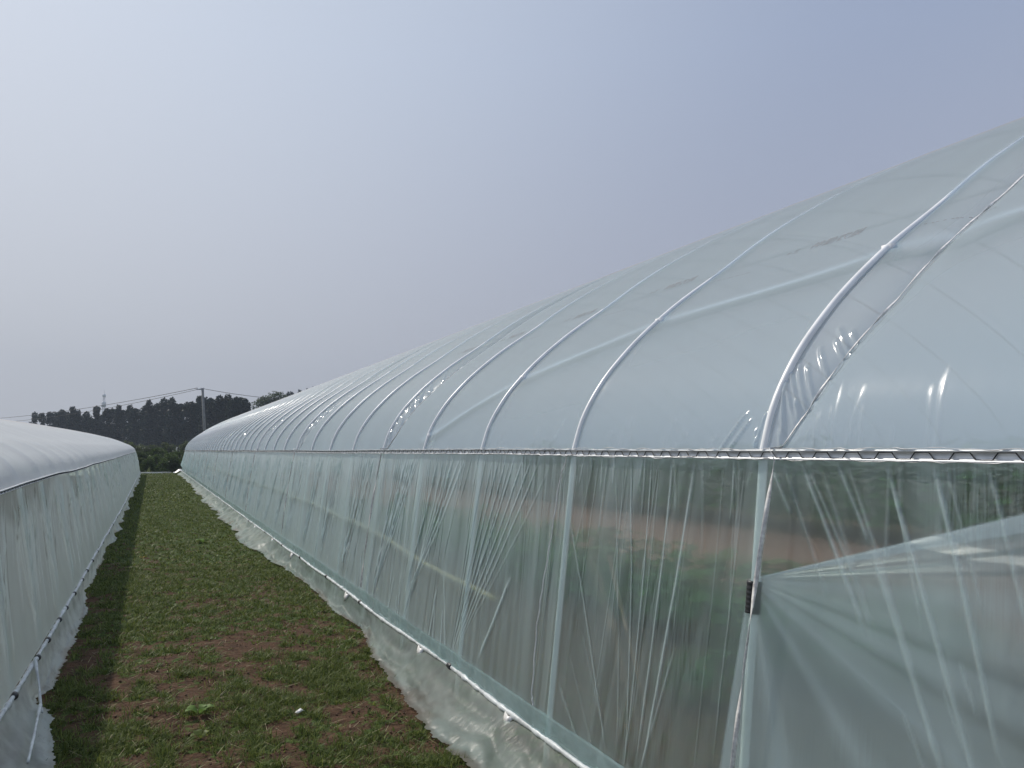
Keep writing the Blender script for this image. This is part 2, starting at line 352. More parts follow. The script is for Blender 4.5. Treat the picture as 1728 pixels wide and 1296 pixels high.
def seg_ridges(Y, S, segs, seed=0, taper=True):
    """height field and crease weight of straight creases (Y0,S0,Y1,S1,width,amp)."""
    D = np.zeros_like(Y); W = np.zeros_like(Y)
    for (y0, s0, y1, s1, wd, am) in segs:
        pad = wd * 3.5
        ys = Y[:, 0]; i0, i1 = np.searchsorted(ys, (min(y0, y1) - pad, max(y0, y1) + pad))
        ss = S[0]; j0, j1 = np.searchsorted(ss, (min(s0, s1) - 0.01, max(s0, s1) + 0.01))
        if i1 <= i0 or j1 <= j0: continue
        y = Y[i0:i1, j0:j1]; s = S[i0:i1, j0:j1]
        t = np.clip((s - s0) / (s1 - s0 + 1e-9), 0, 1)
        cy = y0 + (y1 - y0) * t
        k = np.cos(math.atan2(abs(y1 - y0), abs(s1 - s0)))
        d = (y - cy) * k
        env = np.clip(np.minimum(t, 1 - t) * 7, 0.0, 1) if taper else 1
        g = np.exp(-(d / wd) ** 2) * env
        D[i0:i1, j0:j1] += am * g
        W[i0:i1, j0:j1] += g * min(1, abs(am) / 0.005)
    return D, W

RIBS = [-2.5, -1.36, -0.22, 0.92, 2.06, 3.35] + [4.51 + 1.13 * k for k in range(42)]
YEND = RIBS[-1]
RP = 0.015                                              # rib pipe radius

def rail_dz(Y): return -0.010 - 0.0022 * np.clip(Y, 0, 60) + 0.006 * vnoise1(Y * 0.45, 3)

house = empty('greenhouse', (6.8, 24, 0))
tag(house, 'tall long tunnel greenhouse on the right with clear greenish side film and white hoops', 'greenhouse')
OFF = np.array([6.8, 24, 0.0])
def hb(o):                                              # parent to the right house keeping world coordinates
    o.parent = house; o.matrix_parent_inverse = Matrix.Translation(-Vector(OFF)); return o

# --- roof film
ys = [np.arange(-2.5, 1.3, 0.06), np.arange(1.3, 2.35, 0.0045), np.arange(2.35, 12, 0.03), np.arange(12, YEND, 0.12), np.array([YEND])]
for r in RIBS: ys.append(r + np.array([-.12, -.08, -.055, -.04, -.03, -.024, -.020, -.017, -.013, -.008, 0, .008, .013, .017, .020, .024, .03, .04, .055, .08, .12]))
for k in (4.35, 5.55):
    pass
STRAPS = {2.06: 1, 6.77: 1, 11.29: 1, 15.81: 1, 20.33: 1, 24.85: 1, 29.37: 1, 33.89: 1, 38.41: 1, 42.93: 1}
def strap_y(yr, s):
    """the strap leaves the rail beside the hoop and drifts towards the near side higher up."""
    return yr - 0.055 - 0.185 * np.clip(np.asarray(s) / 0.62, 0, 1) ** 0.75 - 0.0 * np.asarray(s)
for k in STRAPS:
    if k > 3: ys.append(np.arange(k - 0.34, k - 0.02, 0.012))
YR = np.unique(np.round(np.concatenate(ys), 4)); YR = YR[(YR >= -2.5) & (YR <= YEND)]
SR = np.unique(np.round(np.concatenate([np.linspace(0, 1.7, 170), np.linspace(1.7, 4.6, 60), np.linspace(4.6, SMAX, 60)]), 4))
Yg, Sg = np.meshgrid(YR, SR, indexing='ij')
ribs = np.array(RIBS); idx = np.clip(np.searchsorted(ribs, YR), 1, len(ribs) - 1)
lo, hi = ribs[idx - 1], ribs[idx]
dy = np.minimum(YR - lo, hi - YR); dy = np.abs(dy)
frac = (YR - lo) / (hi - lo)
circ = np.where(dy < RP * 0.98, np.sqrt(np.clip((RP + .0015) ** 2 - dy ** 2, 0, None)), -1)
drape = (RP * 0.62) * np.exp(-np.clip(dy - RP * .8, 0, None) / 0.028) - 0.010 * np.sin(np.pi * np.clip(frac, 0, 1)) ** 0.7
hi_ = np.clip((Sg - 1.0) / 1.4, 0, 1); D = np.maximum(circ[:, None], drape[:, None] * (1 - hi_) + 0.0155 * hi_)
D += 0.004 * fbm(Yg * 0.9, Sg * 1.3, 3, 51) * (1 - .8 * hi_)
thick = np.zeros_like(D)
contact = (dy < RP * 1.02)[:, None] * np.ones_like(D)
thick -= 0.42 * contact
for k in STRAPS:                                        # the film is pulled in under each strap
    sy = strap_y(k, Sg); d = Yg - sy
    val = 0.030 * np.exp(-np.abs(d) / 0.05) * (d > -0.6)
    side = np.clip((k - RP * 1.1 - Yg) / 0.05, 0, 1)
    D -= np.where(Yg < k, val * side, 0) * np.clip(Sg / 0.15, 0.2, 1)
segs = []
for (a, b) in [((2.001, 0.414), (1.889, 0.25)), ((1.956, 0.445), (1.868, 0.334)), ((2.043, 0.338), (1.932, 0.132)), ((2.01, 0.336), (1.911, 0.162)), ((2.057, 0.304), (1.945, 0.118)), ((2.058, 0.272), (1.957, 0.083)), ((2.051, 0.25), (1.992, 0.038)), ((2.018, 0.084), (1.996, 0.024)), ((2.13, 0.093), (2.103, 0.01)), ((1.914, 0.479), (1.855, 0.41)), ((1.975, 0.50), (1.865, 0.37)), ((1.99, 0.19), (1.955, 0.10)), ((2.09, 0.15), (2.11, 0.01)), ((2.16, 0.13), (2.26, 0.0)), ((2.19, 0.16), (2.31, 0.0))]:
    segs.append((b[0], b[1], a[0], a[1], 0.0062, 0.0085))
for k in STRAPS:
    if k > 3:
        for q in range(16):
            s0 = rng.uniform(0.02, 0.75); segs.append((float(strap_y(k, s0)), s0, k - 0.02, s0 + rng.uniform(.07, .2), 0.014, 0.008))
for q in range(14):                                     # faint pulls rising from the rail
    y = rng.uniform(1.35, 1.95); segs.append((y, 0, y + rng.uniform(-.02, .05), rng.uniform(.08, .28), 0.007, 0.0007))
for q in range(80):
    y = rng.uniform(2.2, 14); segs.append((y, 0, y + rng.uniform(-.12, .02), rng.uniform(.05, .22), 0.012, 0.0015))
d, wgt = seg_ridges(Yg, Sg, segs); D += d; glare_zone = sum(np.clip((Yg - strap_y(k, Sg)) / .01, 0, 1) * (Yg < k - RP * .8) * np.clip((.85 - Sg) / .3, 0, 1) for k in STRAPS); thick += np.clip(wgt, 0, 1) * 0.10 + .08 * glare_zone; crease = np.clip(wgt * 2 + contact * .35 + glare_zone * .5, 0, 1)  # whitish glare between hoop and strap is put into the film's opacity
DROOF = D.copy()
P, Nn = prof(Sg)
rdz = rail_dz(Yg) * np.clip(1 - Sg / 1.5, 0, 1)
V = np.stack([P[..., 0] + Nn[..., 0] * D, Yg, H + P[..., 1] + Nn[..., 1] * D + rdz], -1)
tone = .22 * glare_zone + np.clip((Sg - 2.75) / 0.35, 0, 1) * np.clip((7.5 - Sg) / 0.3, 0, 1) * 0.8  # first term paints that glare as a paler tone, second is the ridge band
hb(mesh_np('roof_film', V.reshape(-1, 3), grid_faces(len(YR), len(SR)), M['roof'], None, True,
        {'thick': thick.ravel(), 'tone': tone.ravel(), 'crease': crease.ravel()}, np.stack([Yg, Sg], -1).reshape(-1, 2)))

# --- side wall film (near side)
ZB = -1.29
def wall_pt(Y, t, off=0.0):
    z = rail_dz(Y) * (1 - t) + ZB * t
    x = 1.837 - 0.147 * t - 0.02 * np.sin(np.pi * t) * 0 + 0
    return np.stack([x - off, Y, H + z], -1)
YW = np.unique(np.round(np.concatenate([np.arange(-2.5, 0.9, 0.02), np.arange(0.9, 5.8, 0.0035), np.arange(5.8, 10, 0.007), np.arange(10, 20, 0.02), np.arange(20, YEND, 0.04), [YEND]]), 4))
TW = np.linspace(0, 1, 130)
Yg, Tg = np.meshgrid(YW, TW, indexing='ij')
F = [((1.875, 0.018), (1.61, 0.389), 8, 6), ((1.847, 0.03), (1.652, 0.28), 6, 4), ((1.736, 0.017), (1.614, 0.193), 7, 5), ((1.70, 0.017), (1.45, 0.45), 9, 3), ((1.614, 0.193), (1.366, 0.60), 10, 6), ((1.572, 0.016), (1.25, 0.66), 9, 6), ((1.56, 0.016), (1.44, 0.348), 6, 3), ((1.422, 0.015), (1.23, 0.546), 10, 6), ((1.39, 0.015), (1.28, 0.3), 6, 3), ((1.275, 0.018), (1.18, 0.30), 9, 5), ((1.992, 0.044), (1.904, 0.15), 6, 5), ((1.342, 0.382), (1.289, 0.477), 5, 4), ((1.379, 0.443), (1.32, 0.54), 5, 4), ((1.497, 0.50), (1.40, 0.63), 5, 4), ((1.42, 0.526), (1.36, 0.61), 5, 4), ((1.95, 0.02), (1.75, 0.33), 10, 2), ((1.80, 0.02), (1.58, 0.40), 12, 2),
     ((2.833, 0.0), (2.696, 0.93), 6, 6), ((2.683, 0.0), (2.702, 0.94), 8, 4), ((2.537, 0.0), (2.629, 0.92), 12, 4), ((2.398, 0.0), (2.584, 0.92), 14, 5), ((3.328, 0.211), (2.831, 0.94), 6, 5), ((2.945, 0.051), (2.756, 0.93), 7, 2), ((3.121, 0.601), (2.852, 0.9), 5, 2), ((3.271, 0.807), (3.043, 0.96), 6, 4), ((3.2, 0.7), (2.93, 0.95), 5, 2), ((2.45, 0.55), (2.60, 0.93), 10, 3),
     ((3.911, 0.516), (4.206, 0.9), 22, 8), ((3.761, 0.0), (4.554, 0.93), 9, 5), ((3.869, 0.0), (4.559, 0.92), 9, 6), ((3.982, 0.0), (4.587, 0.92), 10, 6), ((4.101, 0.0), (4.587, 0.92), 10, 7), ((4.2, 0.0), (4.606, 0.92), 9, 7), ((4.286, 0.0), (4.606, 0.92), 9, 7), ((3.658, 0.0), (4.512, 0.9), 9, 4), ((3.521, 0.02), (4.44, 0.84), 8, 2), ((4.393, 0.0), (4.631, 0.92), 9, 7), ((4.04, 0.0), (4.56, 0.92), 7, 4)]
segs = [(a[0], a[1], b[0], b[1], wd * .00062, am * .0008) for a, b, wd, am in F]
r3 = np.random.default_rng(5)
for i, y0 in enumerate(RIBS):                           # fans of creases in every bay beyond
    if y0 < 4.4 or i + 1 >= len(RIBS): continue
    y1 = RIBS[i + 1]; sc_ = 1 + (y0 - 4) * 0.05
    bot = y1 + r3.uniform(-0.30, 0.02); nf = r3.integers(6, 11)
    a0 = r3.uniform(0.0, 0.35); a1 = r3.uniform(0.6, 1.0)
    for q in range(nf):
        yt = y0 + (y1 - y0) * (a0 + (a1 - a0) * (q + r3.uniform(0, .6)) / nf)
        segs.append((yt, 0.0, bot + r3.uniform(-.05, .05), r3.uniform(.75, .97), 0.011 * sc_, r3.uniform(.003, .009) * sc_))
    for q in range(14 if y0 < 16 else 8):                  # fine hairline creases fanning under the channel
        yt = r3.uniform(y0 + (a0 - .1) * 1.13, y1); dd_ = (bot - yt) * r3.uniform(.2, .7); tt = r3.uniform(.2, .8)
        segs.append((yt, 0.0, yt + dd_ * tt, tt, (0.0045 if y0 < 8 else .006) * sc_, r3.uniform(.002, .0045) * sc_))
    for q in range(3):
        yt = r3.uniform(y0, y1); segs.append((yt, r3.uniform(0, .3), yt + r3.uniform(-.05, .25), 1.0, .005 * sc_, r3.uniform(.002, .004) * sc_))
    for q in range(5):
        yt = r3.uniform(y0, y1); tt = r3.uniform(.25, .95)
        segs.append((yt, 0.0, yt + r3.uniform(-.05, .35), tt, 0.008 * sc_, r3.uniform(.001, .004) * sc_))
    for q in range(4):
        yt = y0 + r3.uniform(.0, .6)
        segs.append((yt, r3.uniform(.6, .85), yt + r3.uniform(-.25, .1), 1.0, 0.012 * sc_, r3.uniform(.002, .006) * sc_))
for q in range(40):                                     # hairlines in the three nearest bays
    y = r3.uniform(2.1, 4.5); segs.append((y, 0, y + r3.uniform(-.1, .15), r3.uniform(.3, .98), .0035, r3.uniform(.0004, .0016)))
for q in range(170):                                    # short pulls below the channel everywhere
    y = r3.uniform(-0.5, 11); segs.append((y, 0, y + r3.uniform(-.04, .04), r3.uniform(.04, .3), r3.uniform(.005, .010), r3.uniform(.0004, .0018)))
for q in range(10):
    y = r3.uniform(-2, 0.9); segs.append((y, 0, y - .3, r3.uniform(.4, .9), .02, .006))
D, wgt = seg_ridges(Yg, Tg, segs)
idx = np.clip(np.searchsorted(ribs, YW), 1, len(ribs) - 1)
fr_ = (YW - ribs[idx - 1]) / (ribs[idx] - ribs[idx - 1]); dyw = np.minimum(YW - ribs[idx - 1], ribs[idx] - YW)
D += (-0.018 * np.sin(np.pi * np.clip(fr_, 0, 1)) ** 0.8)[:, None] * np.sin(np.pi * Tg) ** 0.5
D += (0.006 * fbm(Yg * 2.0, Tg * 1.5, 3, 61)) * np.sin(np.pi * Tg)
thick = np.clip(wgt, 0, 1.3) * 0.40
thick += 0.14 * np.exp(-Tg / 0.03)
lean_ = Yg + 0.35 * Tg * vnoise1(Yg * .8, 66)
thick += (0.10 * vnoise2(lean_ * 9, Tg * .8, 67) + 0.07 * vnoise2(lean_ * 24, Tg * 1.2, 68)) * (.35 + .65 * np.exp(-Tg * 1.6)) + .05 * fbm(Yg * 1.6, Tg * 2.2, 3, 69)
D += 0.004 * vnoise2(lean_ * 9, Tg * .8, 67) * np.sin(np.pi * Tg) + .0012 * vnoise2(lean_ * 24, Tg * 1.2, 68)
V = wall_pt(Yg, Tg); V[..., 0] -= D + 0.021
# pull the top under the channel
V[..., 0] = np.where(Tg < 0.02, np.maximum(V[..., 0], 1.808), V[..., 0])
hb(mesh_np('side_film', V.reshape(-1, 3), grid_faces(len(YW), len(TW)), M['wall'], None, True,
        {'thick': thick.ravel(), 'tone': np.zeros(V.shape[0] * V.shape[1]), 'crease': (np.clip(wgt, 0, 1) * .8).ravel()}, np.stack([Yg, Tg * 1.3], -1).reshape(-1, 2)))

# --- far side wall film and the two end films
XF = 2 * 6.8
yf = np.arange(-2.5, YEND + .01, 0.12); tf = np.linspace(0, 1, 14); a, b = np.meshgrid(yf, tf, indexing='ij')
V = wall_pt(a, b); V[..., 0] = XF - V[..., 0] + 0.02 + 0.02 * fbm(a * 4, b * 1.2, 2, 71)
z0 = np.zeros(a.size)
hb(mesh_np('side_film', V.reshape(-1, 3), grid_faces(len(yf), len(tf)), M['wall'], None, True, {'thick': z0 + .1, 'tone': z0}, np.stack([a, b * 1.3], -1).reshape(-1, 2)))
def end_film(y, mat, pf, x_c, x_base, par):
    n = len(pf); V = np.concatenate([np.stack([pf[:, 0], np.full(n, y), pf[:, 1]], -1), np.stack([np.clip(pf[:, 0], x_base, 2 * x_c - x_base), np.full(n, y), np.full(n, 0.02)], -1)])
    i = np.arange(n - 1); Fc = np.stack([i, i + 1, i + 1 + n, i + n], -1)
    z = np.zeros(len(V))
    return mesh_np('end_film', V, Fc, mat, None, False, {'thick': z + .2, 'tone': z}, V[:, [0, 2]])
pf = PROF[::20].copy(); pf[:, 1] += H
pf = np.concatenate([[[1.70, .2]], pf, [[XF - 1.70, .2]]])
hb(end_film(YEND + 0.01, M['wall'], pf, 6.8, 1.70, house)); hb(end_film(-2.52, M['wall'], pf, 6.8, 1.70, house))

# --- hoops
s_ = np.r_[np.linspace(0, 1.6, 36), np.linspace(1.7, SMAX - 1.7, 40), np.linspace(SMAX - 1.6, SMAX, 14)]
Pp, Nn = prof(s_)
leg = [(1.837 - 0.147 * t, H + ZB * t) for t in np.linspace(1.12, 0.08, 9)]
arc = list(leg) + [(p[0], p[1] + H) for p in Pp] + [(XF - x, z) for x, z in leg[::-1]]
arc = np.array(arc)
rb0 = None
for y in RIBS:
    if rb0 is None:
        mb = MB(); mb.tube(np.stack([arc[:, 0], np.zeros(len(arc)), arc[:, 1]], -1), RP, 10)
        rb0 = mb.build('hoop', M['pipe'])
        o = rb0
    else:
        o = rb0.copy(); C.objects.link(o)
    o.location = (0, y, rail_dz(np.array([y]))[0] * 0.0); hb(o)
# --- diagonal brace under the roof film
br = [(1.59, 1.031), (1.843, 1.051), (1.989, 0.981), (2.315, 0.938), (2.806, 0.904), (3.247, 0.858), (3.884, 0.72), (4.498, 0.533), (5.039, 0.345), (5.47, 0.144), (5.823, 0.009)]
br = [(0.2, 1.20), (0.92, 1.13)] + br[3:]
by = np.linspace(br[0][0], br[-1][0], 60); bs = np.interp(by, [q[0] for q in br], [q[1] for q in br])
bs = np.convolve(np.pad(bs, 4, 'edge'), np.ones(9) / 9, 'valid')
Pp, Nn = prof(bs); off = (0.037 + 0.03 * np.exp(-((by - 1.85) / .14) ** 2))[:]
hb(MB().tube(np.stack([Pp[:, 0] - Nn[:, 0] * off, by, H + Pp[:, 1] - Nn[:, 1] * off], -1), 0.0168, 10).build('diagonal_brace', M['dull']))
# ridge purlin
Pp, Nn = prof(np.array([SMAX / 2]))
hb(MB().tube([(6.8, -2.5, H + 2.365 - .05), (6.8, YEND, H + 2.365 - .05)], 0.018, 8).build('ridge_purlin', M['pipe']))
# pipe joints where the brace crosses the hoops
for y in (2.06, 3.35, 4.51, 5.64):
    s = np.interp(y, by, bs); p, n = prof(np.array([s])); p = p[0]; n = n[0]
    mb = MB(); mb.box((p[0] - n[0] * .02, y, H + p[1] - n[1] * .02), (.05, .045, .05))
    hb(mb.build('pipe_clamp', M['pipe']))

# --- film lock channel and zigzag wire
def channel(Yv, xf, zf, hgt=0.030, dep=0.012, sgn=1, mat=None):
    cs = np.array([(0.0, -hgt/2), (-dep, -hgt/2), (-dep, -hgt/2 + .006), (-.004, -hgt/2 + .0065), (-.004, hgt/2 - .0065), (-dep, hgt/2 - .006), (-dep, hgt/2), (0.0, hgt/2)])
    cs = np.concatenate([cs, cs[:1]])
    n = len(cs); X = xf(Yv); Z = zf(Yv)
    V = np.stack([X[:, None] + sgn * cs[:, 0][None], np.repeat(Yv[:, None], n, 1), Z[:, None] + cs[:, 1][None]], -1).reshape(-1, 3)
    return mesh_np('lock_channel', V, grid_faces(len(Yv), n), mat or M['alu'], None, False)
def zigzag(y0, y1, xf, zf, period=0.112, amp=0.0095, r=0.0021, sgn=1, n=4):
    k = np.arange(y0, y1, period); pts = []; dx = []
    for y in k:
        for f, v in ((0.0, 1), (0.36, 1), (0.5, -1), (0.86, -1)):
            pts.append((y + f * period, v))
    pts = np.array(pts); Y = pts[:, 0]
    # resample so that the tube follows straight spans
    P = np.stack([xf(Y) - sgn * 0.008, Y, zf(Y) + amp * pts[:, 1]], -1)
    return MB().tube(P, r, n)
chY = np.arange(-2.5, YEND, 0.25)
xr = lambda Y: np.full_like(Y, 1.806); zr = lambda Y: H + rail_dz(Y) - 0.002
ch = hb(channel(chY, xr, zr, 0.032))
ww = zigzag(-2.5, YEND, xr, zr).build('spring_wire', M['wire'], None, False); ww.parent = ch
# torn film edges curling over the channel
ye = np.arange(-2.5, YEND, .012)
for q, (h0, sd_) in enumerate(((0.017, 301), (-0.015, 305))):
    c = np.stack([1.792 + .003 * vnoise1(ye * 20, sd_), ye, H + rail_dz(ye) + h0 + .0035 * vnoise1(ye * 13, sd_ + 1) + .003 * vnoise1(ye * 37, sd_ + 2)], -1)
    hb(MB().tube(c, .0010 + .0007 * vnoise1(ye * 30, sd_ + 3), 4).build('film_edge', M['strap'], None, False))

# --- straps over the film
def strap_part(k, par_smax):
    s = np.arange(0.0, par_smax, 0.012); yy = strap_y(k, s)
    p, n = prof(s)
    tw = 0.9 * np.sin(s * 19 + k) + s * 9
    wd = 0.0045 if k < 3 else 0.005; 
    off = 0.004 + np.zeros_like(s)
    valley = -0.030 * np.clip(s / 0.15, .2, 1)
    c = np.stack([p[:, 0] + n[:, 0] * (valley + off), yy, H + p[:, 1] + n[:, 1] * (valley + off) + rail_dz(yy) * np.clip(1 - s / 1.5, 0, 1)], -1)
    # below the rail the strap runs down the side to the base
    t = np.linspace(0.9, 0.0, 60) if True else None
    yl = k - 0.105 + 0.12 * t
    xl = 1.837 - 0.147 * t - 0.05 - 0.05 * np.sin(np.pi * t) * 0.3
    zl = H + rail_dz(yl) * (1 - t) + ZB * t
    lower = np.stack([xl, yl, zl], -1)
    tl = 1.2 * np.sin(t * 12 + k)
    c = np.concatenate([lower[:-1], [[1.778, k - 0.09, H + 0.0]], c[2:]])
    n3 = np.concatenate([np.tile([-1.0, 0, 0.1], (len(lower), 1)), np.stack([n[2:, 0], 0 * s[2:], n[2:, 1]], -1)])
    tw = np.concatenate([tl, tw[2:]])
    T = np.gradient(c, axis=0); T /= np.linalg.norm(T, axis=1)[:, None]
    B = np.cross(T, n3); B /= np.linalg.norm(B, axis=1)[:, None]; A = np.cross(B, T)
    u = np.cos(tw)[:, None] * B + np.sin(tw)[:, None] * A; v = -np.sin(tw)[:, None] * B + np.cos(tw)[:, None] * A
    wd = (wd + 0.003 * (np.arange(len(c)) < 58))[:, None]
    V = np.stack([c - u * wd + v * .0008, c + u * wd + v * .0008, c + u * wd - v * .0008, c - u * wd - v * .0008], 1).reshape(-1, 3)
    i = np.arange(len(c) - 1)[:, None] * 4; F = []
    for a, b in ((0, 1), (1, 2), (2, 3), (3, 0)):
        F.append(np.concatenate([i + a, i + b, i + b + 4, i + a + 4], 1))
    return mesh_np('film_strap', V, np.concatenate(F), M['strap'], None, False)
for k in STRAPS: hb(strap_part(k, SMAX / 2 + 1))
# loose cord hanging outside the second bay
cy = np.array([(3.36, 0.0), (3.421, 0.103), (3.451, 0.312), (3.49, .5), (3.511, 0.661), (3.494, 0.894), (3.47, .93)])
tt = np.linspace(0, 1, 60); yy = np.interp(tt, np.linspace(0, 1, 7), cy[:, 0]); tq = np.interp(tt, np.linspace(0, 1, 7), cy[:, 1])
c = wall_pt(yy, tq); c[:, 0] -= 0.03 + .002 * np.sin(tt * 70)
hb(MB().tube(c, 0.0032, 6).build('tie_cord', M['cord']))
for y0 in (6.3, 7.4):
    tt = np.linspace(0, 1, 30); c = wall_pt(y0 + .1 * tt + .01 * np.sin(tt * 9), tt * 1.0); c[:, 0] -= .03
    hb(MB().tube(c, 0.0015, 4).build('tie_cord', M['cord']))

# --- base: overlap strip, wrapped pipe, skirt
yb = np.unique(np.round(np.concatenate([np.arange(-2.5, 2, .05), np.arange(2, 12, 0.012), np.arange(12, YEND, .05)]), 4)); vb = np.linspace(0, 1, 16)
a, b = np.meshgrid(yb, vb, indexing='ij')
# strip leans out from the wall at its top edge, down to the pipe
top = np.stack([1.69 + .0 * a, a, np.full_like(a, H - 1.195)], -1)
xs = 1.668 + 0.004 * b + 0.006 * fbm(a * 9, b * 2, 3, 81); zs = H - 1.195 - 0.115 * b + .006 * vnoise1(a * 3, 8) * (1 - b)
V = np.stack([xs, a, zs], -1)
th = 0.25 * (b < 0.08) + 0.15 * fbm(a * 12, b * 3 + a * 4, 3, 83)
hb(mesh_np('overlap_strip', V.reshape(-1, 3), grid_faces(len(yb), len(vb)), M['strip'], None, True, {'thick': th.ravel(), 'tone': np.zeros(a.size)}, np.stack([a, b * .12], -1).reshape(-1, 2)))
yp = np.arange(-2.5, YEND, 0.02)
bp_x = 1.672 + 0.006 * vnoise1(yp * 1.7, 12); bp_z = H - 1.305 + 0.008 * vnoise1(yp * 1.1, 13)
bp = hb(MB().tube(np.stack([bp_x, yp, bp_z], -1), 0.0135 + 0.0035 * vnoise1(yp * 17, 14) + .002 * vnoise1(yp * 50, 15), 10).build('base_pipe', M['base_pipe']))
def clip_part(y, mat, ln=0.05, nm='pipe_clip', r=0.019):
    x = np.interp(y, yp, bp_x); z = np.interp(y, yp, bp_z)
    o = MB().tube([(x, y - ln / 2, z), (x, y - ln / 4, z + .001), (x, y + ln / 4, z + .001), (x, y + ln / 2, z)], [r * .9, r, r, r * .9], 10).build(nm, mat, None, False)
    o.parent = bp; return o
for y in (4.62, 6.85, 8.3, 9.9, 11.3, 13.1, 15.4, 18.2): clip_part(y, M['black'], 0.06)
# torn tabs of film under the pipe
for y, sz in ((5.15, .06), (7.3, .07), (3.72, .05), (10.4, .08), (12.2, .08), (14.3, .1)):
    x = np.interp(y, yp, bp_x); z = np.interp(y, yp, bp_z)
    V = np.array([[x - .012, y - sz, z], [x - .014, y + sz, z], [x - .03, y + sz * .7, z - sz * .5], [x - .04, y - sz * .1, z - sz * .95], [x - .025, y - sz * .6, z - sz * .6], [x - .02, y, z - .1 * sz]])
    o = mesh_np('film_tab', V, np.array([[0, 5, 4], [5, 1, 2], [5, 2, 3], [5, 3, 4]]), M['strap'], None, False)
    md = o.modifiers.new('s', 'SOLIDIFY'); md.thickness = .004; o.parent = bp

edge = np.array([(1.39, -3), (1.39, 3.65), (1.37, 4.14), (1.41, 4.71), (1.48, 5.7), (1.62, 6.55), (1.60, 7.0), (1.56, 7.6), (1.60, 8.3), (1.62, 9.18), (1.53, 10.17), (1.46, 11.6), (1.40, 13.2), (1.43, 15.2), (1.39, 17.65), (1.44, 20.5), (1.38, 23.5), (1.45, 28), (1.5, 33), (1.55, 38), (1.5, 45), (1.45, 52)])
def skirt(name, yv, edge, pipe_x, pipe_z, sgn, mat, seed, ragged=1.0, extra=None):
    vb = np.linspace(0, 1, 44); a, b = np.meshgrid(yv, vb, indexing='ij')
    ex = np.interp(yv, edge[:, 1], edge[:, 0])
    far = np.clip((yv - 6.5) / 6, 0, 1)
    exn = ragged * 1.5 * (0.010 * vnoise1(yv * 9, seed) + 0.006 * vnoise1(yv * 31, seed + 1) + 0.005 * vnoise1(yv * 90, seed + 4))
    ex = ex + sgn * far * (0.13 * np.abs(vnoise1(yv * 1.1, seed + 2)) - .04)
    px = pipe_x(yv); pz = pipe_z(yv)
    ez = 0.026 + 0.006 * vnoise1(yv * 8, seed + 3)
    x = px[:, None] * (1 - b) + ex[:, None] * b + exn[:, None] * b ** 5
    base = pz[:, None] * (1 - b) + ez[:, None] * b
    sag = (-0.035 * np.sin(np.pi * b) * (1 - .4 * b) + 0.03 * b * (1 - b) * np.sin(a * 2.1))
    ties = np.array([-3, -.5, 1.1, 2.5, 3.72, 5.15, 6.4, 7.3, 8.9, 10.4, 12.2, 14.3] + list(np.arange(16, 60, 1.7)))
    ti = np.clip(np.searchsorted(ties, a), 1, len(ties) - 1); u = (a - ties[ti - 1]) / (ties[ti] - ties[ti - 1])
    swag = 1 - (2 * np.clip(u, 0, 1) ** .8 - 1) ** 2                    # the sheet hangs in swags between the ties
    fold = 0.006 * np.sin(b * 15 - swag * 5.0 + 1.6 * fbm(a * .9, b * .8, 2, seed + 6)) * np.sin(np.pi * b) ** .6 * np.clip(.65 + .8 * fbm(a * .7, b * 2, 2, seed + 13), .15, 1)
    rad = 0.009 * fbm(a * 3.2 + b * 2, b * 1.6, 3, seed + 7) * np.sin(np.pi * np.clip(b, 0, .93)) ** .7
    frill = far[:, None] * 0.035 * vnoise2(a * 4.5, b * 1.5, seed + 9) * np.sin(np.pi * np.clip(b, 0, .95))
    fine = 0.0015 * fbm(a * 20, b * 9, 3, seed + 8)
    z = base + sag + fold * (1 - .4 * far[:, None]) + rad + fine * b + frill
    # flat apron lying on the soil for the outer third
    gz = 0.03 + 0.004 * (1 + fbm(a * 6, b * 4, 3, seed + 10))
    z = np.maximum(z, gz)
    crum = fbm(a * 16 + b * 5, b * 7 - a * 3, 4, seed + 21); strk = vnoise2(a * 7 + b * 3.5, b * 1.3, seed + 22)
    z = z + (0.0035 * crum + 0.006 * strk * np.sin(np.pi * b)) * b
    th = 0.22 * fbm(a * 1.6, b * 1.5, 3, seed + 11) + 0.26 * np.clip((b - .66 + .12 * strk) * 4, 0, 1) - 0.16 * np.exp(-((b - .16) / .16) ** 2) + .14 * crum + .10 * strk
    tn = np.clip((b - .75) * 2.5 + 1.3 * fbm(a * 3, b * 3, 3, seed + 12), 0, 1)
    V = np.stack([x, a, z], -1)
    return mesh_np(name, V.reshape(-1, 3), grid_faces(len(yv), 44), mat, None, True, {'thick': th.ravel(), 'tone': tn.ravel()}, np.stack([a, b * .5], -1).reshape(-1, 2))
yk = np.unique(np.round(np.concatenate([np.arange(-2.5, 2, .06), np.arange(2, 10, .01), np.arange(10, 24, .03), np.arange(24, YEND, .08)]), 4))
hb(skirt('ground_skirt', yk, edge, lambda y: np.interp(y, yp, bp_x) - .004, lambda y: np.interp(y, yp, bp_z) - .008, -1, M['skirt'], 100))

# --- inner curtain film tied to the first hoop
Cx, Cy, Cz = 1.80, 2.10, H - 0.425
ang = np.linspace(0, 1, 260); rad = np.linspace(0.0, 1, 70)
A_, R_ = np.meshgrid(ang, rad, indexing='ij')
topd = np.array([0.20, -0.76, 0.27]); topd2 = topd / np.linalg.norm(topd)
